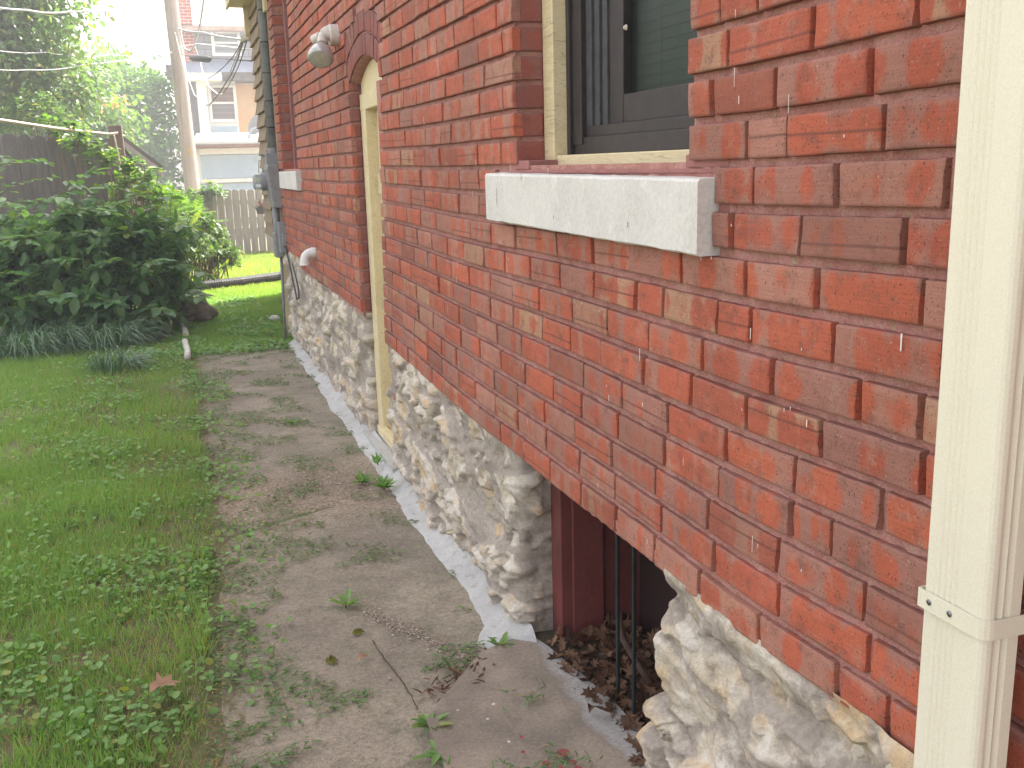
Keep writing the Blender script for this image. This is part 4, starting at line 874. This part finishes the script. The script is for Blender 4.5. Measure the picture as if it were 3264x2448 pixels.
# pebbles: sandy band and wedge by the apron
PB=np.array([(0,0,.35),(.5,0,0),(.15,.48,0),(-.4,.3,0),(-.4,-.3,0),(.15,-.48,0)]); PBF=np.array([(0,1,2),(0,2,3),(0,3,4),(0,4,5),(0,5,1)])
g=np.random.default_rng(53); pts=[]
for i in range(2600):
    u=g.random(); q=g.normal()*.16; pts.append((-.62+.5*u+g.normal()*.07,4.95+q))
for i in range(800):
    u=g.random(); pts.append((-.46+.30*u+g.normal()*.018,3.35-.55*u+g.normal()*.035))
for i in range(700): pts.append((g.uniform(-.95,-.12),g.uniform(2.2,9.3)))
pts=np.array([p for p in pts if -.93<p[0]<-.08]); N=len(pts); a=g.random(N)*6.28; X=np.stack([np.cos(a),np.sin(a),0*a],1); Z=np.tile([0,0,1.],(N,1)); Y=np.cross(Z,X)
tag(scatter('gravel',PB,PBF,np.column_stack([pts,np.where((pts[:,1]<2.6)&(pts[:,0]>-.45),.040,.006)]),X,Y,Z,g.uniform(.003,.010,N),leaf_mat('pebble',(.34,.28,.22),(.22,.17,.13),.0,.85,.2,(.5,.45,.38)),rnd=g.random((N,4))),'pea gravel and grit washed over the concrete path','gravel',kind='stuff')
# dead leaves in the basement window well
g=np.random.default_rng(54); N=1100; y=g.uniform(1.92,2.84,N); x=.06+.33*g.random(N)**1.2; z=.02*(y-1.9)+g.uniform(-.035,.015,N)+.015+.05*(x>.18)*g.random(N)
LV=np.array([(0,0,0),(-.18,.12,.02),(-.12,.3,.03),(-.36,.42,0),(-.15,.5,.02),(-.3,.8,-.02),(-.08,.72,.02),(0,1,-.05),(.08,.72,.03),(.3,.8,.02),(.15,.5,0),(.36,.42,.05),(.12,.3,0),(.18,.12,.02),(0,.5,-.04)]); LVF=np.array([(14,i,i+1) for i in range(13)]+[(14,13,0)])
X,Y,Z=frames(rdir(N),unit(g.normal(size=(N,3))*.4+np.array([0,0,1]))); tag(scatter('leaf_litter',LV,LVF,np.stack([x,y,z],1),X,Y,Z,g.uniform(.02,.07,N),M['dry'],rnd=g.random((N,4))),'brown dead oak leaves heaped in the basement window opening','dead leaves',kind='stuff')
k=MB(); k.add([(.02,1.88,-.03),(.42,1.88,-.06),(.42,2.95,.0),(.02,2.95,.02)],[(0,1,2,3)]); tag(k.build('well_floor',M['joint']),kind='structure')
# litter gathered in the corner between apron and path
g=np.random.default_rng(55); N=130; u=g.random(N); x=-.37+.28*u+g.normal(size=N)*.02; y=2.70+.16*u+g.normal(size=N)*.03; X,Y,Z=frames(rdir(N)*np.array([1,1,.2]),unit(g.normal(size=(N,3))*.3+np.array([0,0,1])))
tag(scatter('leaf_litter',OV,OVF,np.stack([x,y,.012+.012*g.random(N)],1),X,Y,Z,np.stack([g.uniform(.01,.02,N),g.uniform(.02,.05,N),g.uniform(.02,.05,N)],1),M['dry'],rnd=g.random((N,4))),'bits of dry brown leaf and bark caught in the joint beside the raised slab','dead leaves',kind='stuff')

M['tanleaf']=leaf_mat('tan_leaf',(.46,.30,.21),(.40,.25,.17),.15,.8,.15,tcol=(1.2,.9,.6))
def single(name,label,cat,x,y,z,s,m,tmpl,d,up,curl=0,group=None):
    V=tmpl[0].copy()*s; 
    if curl: V[:,2]+=curl*(np.abs(V[:,0])**1.0)*1.2+curl*.3*np.sin(V[:,1]/s*5)*s
    X,Y,Z=frames(np.array([d],float),unit(np.array([up],float))); W_=np.array([x,y,z])+V[:,0:1]*X+V[:,1:2]*Y+V[:,2:3]*Z
    o=npmesh(name,W_,tmpl[1],m,None,np.tile(np.random.default_rng(int(abs(x*1000))).random(4),(len(V),1))); return tag(o,label,cat,group)
single('dry_leaf','large curled tan leaf lying on the lawn at the lower left',"leaf",-1.20,2.95,.05,.10,M['tanleaf'],(LV,LVF),(1,.2,.25),(.1,-.3,1),.5)
single('dry_leaf','small tan leaf with upturned tip on the near path',"leaf",-.56,2.98,.014,.045,M['tanleaf'],(OV,OVF),(1,.3,.35),(.2,-.2,1),.6)
single('dry_leaf','narrow pale tan leaf at the lower edge of the near slab',"leaf",-.27,2.02,.045,.04,M['tanleaf'],(OV,OVF),(.7,.7,.1),(.2,-.2,1),.5)
single('dry_leaf','orange-brown leaf lying across the mortar edge of the window well',"leaf",.0,2.37,.045,.045,M['dry'],(OV,OVF),(.6,.8,.2),(.1,-.3,1),.6)
single('dry_leaf','tiny yellow leaf standing in the litter by the raised slab',"leaf",-.30,2.80,.02,.045,M['vine'],(OV,OVF),(-.2,.2,.9),(1,0,.2),.3)

# rosette weeds
def weed(label,x,y,n,l,wd,seed,z=.01,upr=.35,m='ivy',name='weed'):
    g=np.random.default_rng(seed); a=np.linspace(0,6.28,n,endpoint=False)+g.random(n)*.6; D=np.stack([np.cos(a),np.sin(a),upr*g.uniform(.3,1.6,n)],1)
    X,Y,Z=frames(D,np.tile([0,0,1.],(n,1))); L=l*g.uniform(.55,1.1,n); t=tag(empty(name,(x,y,z)),label,'weed')
    o=scatter('leaves',OV,OVF,np.tile([x,y,z],(n,1))+g.normal(size=(n,3))*[.006,.006,.001],X,Y,Z,np.stack([L*wd,L,L],1),M[m],rnd=g.random((n,4))); o.parent=t; o.matrix_parent_inverse=t.matrix_basis.inverted()
    k=MB(); k.tube([(x,y,z-.01),(x,y,z+.012)],[.004,.002],6); part(k,'root_crown',M['stem'],t)
weed('leafy dandelion-like weed in the joint at the corner of the raised slab',-.435,2.53,16,.075,.6,61,.012)
weed('flat weed with long leaves beside the near slab edge',-.44,2.38,12,.085,.5,62,.012,.15)
weed('small upright weed in the middle of the near path',-.525,3.43,12,.075,.55,63,.01,.7)
weed('small green weed in front of the mortar cove at the litter',-.10,2.90,14,.05,.7,64,.02,.6)
weed('weed tuft growing from the gap in the mortar below the door',-.12,4.70,30,.075,.55,65,.02,1.0)
weed('feathery weed tuft beside the one under the door, nearer the path',-.20,4.86,26,.07,.5,66,.01,.9)
weed('little weed sprig at the foot of the side door',-.07,5.10,16,.07,.45,67,.03,1.6)
weed('tiny rosette weed at the bottom edge of the near slab joint',-.36,2.14,9,.035,.9,68,.04,.3)
weed('low weed on the far half of the path near the crack',-.40,6.25,18,.06,.5,69,.01,.5)
k=MB()
def mossb(label,x,y,r,h):
    k=MB(); 
    for i in range(60):
        a=random.random()*6.28; q=r*math.sqrt(random.random()); k.add([(x+q*math.cos(a)-.003,y+q*math.sin(a),.008),(x+q*math.cos(a)+.003,y+q*math.sin(a)-.002,.008),(x+q*math.cos(a),y+q*math.sin(a)+.003,.008),(x+q*math.cos(a)*.8,y+q*math.sin(a)*.8,.012+h*(1-q/r*.7)*random.random())],[(0,1,3),(1,2,3),(2,0,3)])
    tag(k.build('moss_tuft',rough_mat('moss',(.20,.18,.035),(.14,.15,.03),60,.95)),label,'moss')
mossb('olive moss tuft standing alone on the near path',-.64,3.03,.02,.035); mossb('olive moss tuft in the path joint by the gravel',-.52,3.20,.022,.02); mossb('moss patch in the joint at the bottom of the picture',-.40,2.05,.03,.012)
k=MB(); k.tube([(-.52,6.32,.012),(-.50,6.31,.02)],[.012,.004],8)
# ------------------------------------------------------------------ pipes and rock in the grass
k=MB(); P=[]
for i in range(12): y=8.85+i*.19; P.append((-.985+.008*math.sin(i),y,.03+.006*math.sin(i*2)-(.05 if 6<=i<=7 else 0)))
k.tube(P,.029,12); o=tag(k.build('white_pipe',rough_mat('dirty_white_pipe',(.62,.60,.57),(.50,.47,.43),9,.6,c3=(.25,.21,.17)),None,smooth=True),'dirty white plastic pipe half sunk in the grass by the shrub','pipe')
k=MB(); P=[at(420,632,14.2),at(440,626,14.25),at(480,618,14.35),at(520,610,14.5),at(560,605,14.7),at(600,601,14.9),at(640,600,15.0)]; P=[(p[0],p[1],max(.07,p[2])) for p in P]
fine=[];rr=[]
for a_,b_ in zip(P[:-1],P[1:]):
    for t in np.linspace(0,1,16,endpoint=False): fine.append(tuple(a_[i]+(b_[i]-a_[i])*t for i in range(3))); rr.append(.062+.005*(len(rr)%2))
k.tube(fine,rr,12); tag(k.build('drain_pipe',rough_mat('black_corrugated',(.02,.02,.021),(.035,.035,.035),8,.6,c3=(.07,.065,.06))),'black corrugated drain hose lying across the grass behind the house corner','drain pipe')
def rock(label,c,s,seed):
    import bmesh
    bm=bmesh.new(); bmesh.ops.create_icosphere(bm,subdivisions=4,radius=1); 
    for v in bm.verts:
        d=v.co.copy(); q=1+.35*noise.noise(d*1.1+Vector((seed,0,0)))+.16*noise.noise(d*3+Vector((seed,2,0)))+.06*noise.noise(d*8)
        q=round(q*7)/7*.5+q*.5; v.co=Vector((d.x*s[0],d.y*s[1],d.z*s[2]))*q+Vector(c)
    me=bpy.data.meshes.new('rock'); bm.to_mesh(me); bm.free(); tag(link('rock',me,M['rock']),label,'rock')
rock('brown jagged rock lying under the right edge of the big shrub',(-.88,11.2,.12),(.24,.15,.15),3)
rock('small white stone on the grass at the foot of the house corner',(-.05,10.9,.03),(.05,.03,.03),8)
bpy.data.objects['rock.001'].data.materials[0]=M['sill']

# ------------------------------------------------------------------ left fence, post, rope
def picket_fence(name,label,a,b,h0,h1,bw,m,seed,ear=.03,th=.02,rails=True,gapp=.006):
    random.seed(seed); t=tag(empty(name,(a[0],a[1],0)),label,'fence'); A_=Vector((a[0],a[1],0)); B_=Vector((b[0],b[1],0)); L=(B_-A_).length; d=(B_-A_)/L; nrm=Vector((d.y,-d.x,0))
    n_=int(L/bw)
    for i in range(n_):
        s=i*bw; h=h0+(h1-h0)*i/n_+random.uniform(-.03,.03); w_=bw-gapp; lean=random.uniform(-.006,.006); k=MB(); o_=nrm*random.uniform(-.004,.004)
        p=[A_+d*(s)+o_,A_+d*(s+w_)+o_,A_+d*(s+w_+lean)+Vector((0,0,h-ear))+o_,A_+d*(s+w_*.78+lean)+Vector((0,0,h-ear*.25))+o_,A_+d*(s+w_*.5+lean)+Vector((0,0,h+random.uniform(-.012,.006)))+o_,A_+d*(s+w_*.22+lean)+Vector((0,0,h-ear*.25))+o_,A_+d*(s+lean)+Vector((0,0,h-ear))+o_]
        p[0]=p[0]+Vector((0,0,-.1)); p[1]=p[1]+Vector((0,0,-.1)); k.prism(p,nrm*th); part(k,'board',m,t)
    for z in (.4,1.5 if h0>1.5 else .95):
        k=MB(); q=A_-nrm*.02; k.prism([q+Vector((0,0,z)),q+d*L+Vector((0,0,z)),q+d*L+Vector((0,0,z+.09)),q+Vector((0,0,z+.09))],-nrm*.04); part(k,'rail',m,t)
    return t
picket_fence('wooden_fence','tall dark weathered board fence with rounded tops behind the big shrub',(-3.9,12.9),(-1.62,13.75),2.16,2.0,.165,M['fence'],31,.05)
t=tag(empty('fence_post',(-1.55,13.85,0)),'brown square fence post with a rope tied round its top','fence post')
k=MB(); k.box((-1.63,13.8,-.1),(-1.47,13.94,2.2),rot=Matrix.Rotation(R_(-1.2),3,'Y')); part(k,'post_shaft',M['post'],t,bevel=.004)
k=MB(); k.box((-1.40,13.86,-.1),(-1.29,13.95,1.72)); part(k,'side_post',M['post'],t,bevel=.004)
for i,(dx,z) in enumerate(((0,1.38),(.03,1.30),(.26,1.36))):
    k=MB(); q=[(-1.55+dx+.26*u,13.74-.06*math.sin(u*3.1),z-.10*math.sin(u*2.4)) for u in np.linspace(0,1,7)] if i<2 else [(-1.55+dx+.2*u,13.74,z-.16*u) for u in np.linspace(0,1,4)]
    vs=[]; 
    for p in q: vs+=[(p[0],p[1],p[2]),(p[0],p[1],p[2]+.055),(p[0],p[1]+.03,p[2]+.055),(p[0],p[1]+.03,p[2])]
    n_=len(q); k.add(vs,[(4*a+b,4*a+(b+1)%4,4*a+4+(b+1)%4,4*a+4+b) for a in range(n_-1) for b in range(4)]+[(0,1,2,3),tuple(4*(n_-1)+b for b in (3,2,1,0))]); part(k,'cleat',M['rope'] if i==1 else M['post'],t)
def rope(name,label,cat,pts,r,m,sagk=0,n=20):
    P=[Vector(p) for p in pts]; f=[]
    for a,b in zip(P[:-1],P[1:]):
        for u in np.linspace(0,1,n,endpoint=False): p=a.lerp(b,u); p.z-=sagk*4*u*(1-u); f.append(p)
    f.append(P[-1]); k=MB(); k.tube(f,r,6); return tag(k.build(name,m,None,smooth=True),label,cat)
rope('clothesline','doubled clothesline rope running from the left down to the fence post','rope',[at(-60,250,11.5),at(128,278,13.0),at(238,290,13.75),at(255,287,13.78)],.016,M['rope'])
rope('rope_tail','thin rope end hanging from the post top down past the wooden cleats','rope',[at(246,291,13.72),at(262,360,13.72),at(281,400,13.66),at(285,435,13.68),at(290,462,13.68)],.010,M['rope'])
# shed behind the fence
t=tag(empty('shed',(-2.5,16.5,0)),'low dark shed with a sloping roof behind the board fence','shed')
pa,pb=at(262,296,16),at(356,371,16.0); 
k=MB(); q0=np.array([pa[0]-.15,15.9,pa[2]+.1]); q1=np.array([pb[0],15.9,pb[2]]); k.prism([tuple(q0),tuple(q1),tuple(q1+[0,0,.07]),tuple(q0+[0,0,.07])],(0,2.2,0)); part(k,'roof',rough_mat('shed_roof',(.09,.085,.08),(.13,.12,.11),8),t)
k=MB(); k.prism([tuple(q0+[0,-.03,-.09]),tuple(q1+[0,-.03,-.09]),tuple(q1+[0,-.03,.0]),tuple(q0+[0,-.03,.0])],(0,.03,0)); part(k,'fascia',M['fence2'],t)
k=MB(); k.prism([(-4.6,16.0,-.1),(pb[0]-.25,16.0,-.1),(pb[0]-.25,16.0,pb[2]-.1),(pa[0]-.1,16.0,pa[2]-.02),(-4.6,16.0,pa[2]+.12)],(0,2,0)); part(k,'wall',M['fence'],t)
# ------------------------------------------------------------------ back fence
picket_fence('board_fence','weathered grey board fence across the end of the back lawn',(-2.9,21.3),(2.4,20.1),1.22,1.27,.15,M['fence2'],33,.03,gapp=.014)
k=MB(); k.box((-.2,20.6,1.22),(2.3,20.75,1.32)); 
def rect(px0,py0,px1,py1,Y,dep,k,mi=0):
    a=at(px0,(py0+py1)/2,Y); b=at(px1,(py0+py1)/2,Y); c=at((px0+px1)/2,py0,Y); d=at((px0+px1)/2,py1,Y); k.box((a[0],Y,d[2]),(b[0],Y+dep,c[2]),mi); return k
# hanging planter
t=tag(empty('hanging_planter',(.2,19.6,.9)),'small dark hanging pot of dry spiky plant in front of the grey back fence','planter'); c=at(565,452,19.6)
k=MB(); k.tube([(c[0],19.6,c[2]-.09),(c[0],19.6,c[2]-.07),(c[0],19.6,c[2]+.03)],[.07,.085,.12],14); part(k,'pot',M['cable'],t)
n=70; g=np.random.default_rng(5); D=rdir(n); D[:,2]=np.abs(D[:,2])*.8; X,Y,Z=frames(D,rdir(n)); o=scatter('plant',BL,BLF,np.tile([c[0],19.6,c[2]+.03],(n,1)),X,Y,Z,np.stack([np.full(n,.02),g.uniform(.1,.22,n),g.uniform(.1,.2,n)],1),M['dry']); o.parent=t; o.matrix_parent_inverse=t.matrix_basis.inverted()
k=MB()
for dx in (-.11,.11): k.tube([(c[0]+dx,19.6,c[2]+.03),(c[0],19.6,c[2]+.65)],.004,4)
k.tube([(c[0],19.6,c[2]+.65),(c[0]+.02,19.6,c[2]+.9),(c[0]+.3,19.6,c[2]+.95),(c[0]+.7,19.6,c[2]+.6),(c[0]+.75,19.6,-.1)],.010,6); part(k,'hanger',M['cable'],t)
# ------------------------------------------------------------------ utility pole
t=tag(empty('utility_pole',(-.5,23,0)),'leaning weathered wooden utility pole carrying several wires','utility pole')
a=at(362,-60,23); b=at(415,400,23); e=b+(b-a)*.35
k=MB(); k.tube([tuple(e),tuple(b),tuple((a+b)/2),tuple(a),tuple(a+(a-b)*.5)],[.165,.16,.15,.14,.12],16); part(k,'shaft',M['pole'],t,smooth=True)
k=MB(); p=at(374,155,22.8); k.box((p[0]-.14,22.75,p[2]-.14),(p[0]-.03,22.9,p[2]+.14)); part(k,'bracket',M['grey_metal'],t)
k=MB(); p=at(411,329,22.83); k.box((p[0]-.03,22.82,p[2]-.09),(p[0]-.012,22.84,p[2]+.09)); k.box((p[0]+.012,22.82,p[2]-.09),(p[0]+.03,22.84,p[2]+.09)); part(k,'tag_marks',rough_mat('yellow_mark',(.7,.5,.05),(.6,.42,.05),9,.6),t)
# ------------------------------------------------------------------ house beyond
W32=32.0
t=tag(empty('frame_house',(0.5,32,0)),'run-down two-storey white and grey house beyond the utility pole','house')
gs=brick_mat('chimney_brick'); 
M['greysh']=rough_mat('grey_shingle_wall',(.34,.36,.40),(.40,.42,.46),3,.9,c3=(.28,.30,.34))
def course_mat(name,c1,c2,cm,sw,sh,mort=.02):
    m,n,b=mat(name); v=coord(n); s=nd(n,'SeparateXYZ'); n.links.new(v,s.inputs[0]); c_=nd(n,'CombineXYZ'); n.links.new(s.outputs[0],c_.inputs[0]); n.links.new(s.outputs[2],c_.inputs[1])
    br=nd(n,'TexBrick'); n.links.new(c_.outputs[0],br.inputs[0]); br.inputs['Color1'].default_value=(*c1,1); br.inputs['Color2'].default_value=(*c2,1); br.inputs['Mortar'].default_value=(*cm,1)
    br.inputs['Scale'].default_value=1; br.inputs['Brick Width'].default_value=sw; br.inputs['Row Height'].default_value=sh; br.inputs['Mortar Size'].default_value=mort
    n.links.new(br.outputs[0],b.inputs['Base Color']); b.inputs['Roughness'].default_value=.9; return m
M['chim']=course_mat('chimney_courses',(.42,.11,.08),(.36,.09,.07),(.5,.4,.36),.24,.09,.012)
M['greysh']=course_mat('grey_siding_courses',(.24,.25,.29),(.29,.30,.34),(.13,.13,.15),.42,.2,.012)
M['slate']=rough_mat('slate_skirt',(.30,.34,.41),(.25,.28,.35),6,.8,c3=(.09,.10,.12),stretch=(1,1,2))
M['roofw']=rough_mat('pale_roof',(.62,.62,.64),(.56,.56,.58),6,.7)
M['blue']=rough_mat('faded_blue_panel',(.36,.46,.58),(.42,.51,.62),2,.8,c3=(.32,.38,.46))
M['osb']=rough_mat('plywood_orange',(.56,.31,.14),(.62,.41,.22),3,.85,c3=(.42,.35,.26),stretch=(1,1,.4))
k=rect(383,55,640,136,W32+.4,6,MB()); part(k,'wall',M['greysh'],t)
k=rect(400,136,640,470,W32+1.2,5,MB()); part(k,'wall',M['greysh'],t)
k=rect(384,64,421,134,W32+.33,.1,MB()); part(k,'brick_strip',M['chim'],t)
k=MB(); a=at(384,57,W32-.2); b=at(640,57,W32-.2); k.prism([(a[0],a[1],a[2]),(a[0]+.5,36,a[2]+3.2),(b[0],36,a[2]+3.2),(b[0],b[1],a[2])],(0,0,.08)); part(k,'roof',M['roofw'],t)
k=rect(378,-60,411,52,W32-.3,1.0,MB()); part(k,'chimney',M['chim'],t)
k=rect(384,57,640,66,W32-.25,.4,MB()); part(k,'gutter',rough_mat('rusty_gutter',(.36,.22,.17),(.45,.36,.32),5,.7),t)
k=MB(); a=at(396,132,W32+.38); b=at(640,132,W32+.38); c=at(396,156,W32-.35); d=at(640,156,W32-.35); k.add([tuple(a),tuple(b),tuple(d),tuple(c)],[(0,3,2,1)]); part(k,'skirt_roof',M['slate'],t)
k=rect(396,155,479,173,W32-.3,.6,MB()); part(k,'eave_board',M['white'],t)
k=rect(479,155,640,164,W32-.29,.5,MB()); k=rect(479,164,640,173,W32-.25,.5,k); part(k,'rotten_eave',rough_mat('rotten_wood',(.09,.08,.08),(.16,.14,.13),4,.9,c3=(.3,.26,.22)),t)
def hwin(px0,py0,px1,py1,rail,Y,par,panes):
    k=MB(); fw=(px1-px0)*.10
    rect(px0,py0,px0+fw,py1,Y,.09,k); rect(px1-fw,py0,px1,py1,Y,.09,k); rect(px0+fw,py0,px1-fw,py0+fw*.8,Y+.005,.08,k); rect(px0+fw,py1-fw*1.1,px1-fw,py1,Y+.005,.08,k); rect(px0+fw,rail-2,px1-fw,rail+2.5,Y+.01,.08,k)
    o=part(k,'window',M['white'],par)
    for (a,b,c1,c2) in ((py0+fw*.8,rail-2,panes[0],panes[1]),(rail+2.5,py1-fw*1.1,panes[2],panes[3])):
        m=course_mat('pane_with_slats',c1,c1,c2,9,.16,.03); m.node_tree.nodes['Principled BSDF'].inputs['Roughness'].default_value=.25
        k=rect(px0+fw,a,px1-fw,b,Y+.06,.01,MB()); part(k,'pane',m,o)
hwin(457,67,520,121,92,W32+.32,t,((.20,.24,.24),(.26,.30,.30),(.20,.24,.24),(.26,.30,.30)))
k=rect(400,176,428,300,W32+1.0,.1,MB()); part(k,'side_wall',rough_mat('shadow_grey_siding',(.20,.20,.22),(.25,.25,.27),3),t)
k=rect(429,172,450,300,W32+.1,.5,MB()); k=rect(427,172,452,186,W32+.06,.6,k); part(k,'porch_pillar',M['white'],t)
k=rect(450,172,513,300,W32+.5,.4,MB()); part(k,'wall',M['white'],t)
hwin(451,184,512,264,222,W32+.4,t,((.12,.07,.05),(.18,.12,.09),(.14,.13,.14),(.19,.18,.19)))
k=rect(458,273,514,300,W32+.45,.04,MB()); part(k,'lower_panel',M['blue'],t)
k=rect(513,172,640,300,W32+.6,.1,MB()); part(k,'plywood_sheet',M['osb'],t)
k=rect(509,172,640,179,W32+.5,.1,MB()); part(k,'soffit',M['cable'],t)
# lean-to in front of the house
YL=26.0
t=tag(empty('lean_to',(.4,26,0)),'pale blue lean-to shed with white ledges behind the grey back fence','shed')
k=rect(416,316,620,470,YL+.05,3,MB()); part(k,'wall',M['white'],t)
k=rect(436,334,618,384,YL,.06,MB()); k=rect(432,395,618,411,YL,.06,k); part(k,'panel',M['blue'],t)
for (a_,b_) in ((319,332),(385,393),(411,420)):
    k=rect(430,a_,618,b_,YL-.05,.12,MB()); part(k,'ledge',M['white'],t)
k=MB(); a=at(413,312,YL-.3); b=at(640,312,YL-.3); c=at(426,293,29.5); k.prism([tuple(a),(b[0],a[1],a[2]),(b[0],29.5,c[2]),(c[0],29.5,c[2])],(0,0,.06)); part(k,'roof',M['roofw'],t)
k=rect(415,312,620,317,YL-.25,.3,MB()); part(k,'trim',rough_mat('red_brown_trim',(.30,.16,.13),(.36,.22,.19),5),t)
# satellite dish on the lean-to
t=tag(empty('satellite_dish',(1.5,26,2.3)),'grey satellite dish on a curved arm above the lean-to roof','satellite dish'); c=np.array(at(558,268,27))
k=MB(); k.tube([c+[.12,0,-.05],c+[0,-.03,.0],c+[-.03,-.05,.02]],[.05,.30,.34],18,cap=False); part(k,'dish',M['grey_metal'],t,smooth=True)
k=MB(); q=[at(px,py,26.8) for px,py in ((563,283),(555,277),(545,279),(538,290),(538,300))]; k.tube([tuple(p) for p in q],.03,8); part(k,'arm',M['grey_metal'],t,smooth=True)
# neighbour's roof, upper left
t=tag(empty('neighbour_house',(-8,30,0)),'neighbouring house with a bleached shingle roof in the top left corner','house')
k=MB(); a=at(126,26,30); b=at(104,-30,33); k.prism([(-16,30,a[2]-.5),(a[0],30,a[2]-.5),(b[0],34,a[2]+3),(-16,34,a[2]+3)],(0,0,.1)); part(k,'roof',M['roofw'],t)
k=MB(); k.box((-16,30.4,-.1),(a[0]-.4,34,a[2]-.4)); part(k,'wall',M['white'],t)
# ------------------------------------------------------------------ wires
WM=rough_mat('wire_grey',(.30,.30,.32),(.4,.4,.42),9,.5); WD=M['cable']
def wire(label,pts,r,m=WM,s=0): return rope('wire',label,'wire',pts,r,m,s,14)
wire('thick twisted service cable crossing the top left corner',[at(-80,-0,16),at(60,22,17),at(150,25,18),at(230,12,19),at(290,-20,20)],.016,WM,.03)
wire('thin pale wire through the left tree at half height',[at(-80,95,16),at(100,113,18),at(240,118,21),at(372,114,22.8)],.008,WM,.05)
wire('thin wire sagging lowest through the left tree',[at(-80,140,15),at(60,151,16),at(180,140,19),at(372,112,22.8)],.007,WM,.03)
wire('drooping white loop of cable from the pole down to the house eave',[at(378,70,22.8),at(395,140,22),at(420,205,21),at(445,228,20),at(470,215,19),at(500,150,16),at(527,80,11.2)],.010,WM,0)
wire('pale wire loop hanging beside the pole window',[at(388,60,22.8),at(398,106,22.6),at(412,111,22.4),at(420,98,22),at(432,55,21),at(443,-20,20)],.022,WM,0)
wire('white wire dropping from the spliced joint to the lower window',[at(420,98,22),at(432,130,22),at(440,165,21.6),at(452,188,21),at(470,203,20),at(482,203,19.5)],.010,M['white'],0)
wire('bundled grey wires from the pole to the corner of the brick house',[at(385,62,22.8),at(440,70,19),at(545,87,12)],.016,WM,.02)
wire('thin white wire just below the bundled wires',[at(388,102,22.8),at(425,94,21),at(545,107,12)],.008,M['white'],.0)
wire('thin dark wire below the splice case',[at(390,118,22.8),at(470,126,18),at(545,132,12)],.007,WD,.0)
wire('dark service wire from the eave down to the left, highest of three',[at(524,84,11.1),at(497,130,14),at(450,170,17)],.006,WD,.02)
wire('dark service wire from the eave down to the left, middle of three',[at(527,84,11.1),at(500,160,14),at(452,228,18)],.007,WD,.02)
wire('dark service wire from the eave down to the left, lowest of three',[at(534,84,11.1),at(512,150,14),at(480,205,17)],.006,WD,.02)
k=MB(); k.tube([at(410,122,20.5),at(416,125,20.4),at(450,128,19.6),at(456,127,19.5)],[.02,.06,.06,.02],10); tag(k.build('splice_case',WD,None,smooth=True),'black splice case hanging on the wire in front of the grey house','splice case')
k=MB(); k.tube([at(521,82,11.1),at(526,86,11.1),at(533,80,11.05),at(541,84,11.0)],[.03,.035,.03,.02],10); tag(k.build('wire_insulator',M['fixture'],None,smooth=True),'wire clamp with insulators under the cream eave','insulator')

# ------------------------------------------------------------------ haze volume, added to stand in for lens glare on the distance
k=MB(); k.box((-45,-25,-1.2),(45,75,11)); m,n,b=mat('haze_veil'); n.nodes.remove(b)
pv=nd(n,'VolumePrincipled'); pv.inputs['Color'].default_value=(.95,.96,1,1); pv.inputs['Density'].default_value=.007; pv.inputs['Anisotropy'].default_value=.35
n.links.new(pv.outputs[0],n.nodes['Material Output'].inputs['Volume']); tag(k.build('haze',m),kind='stuff')
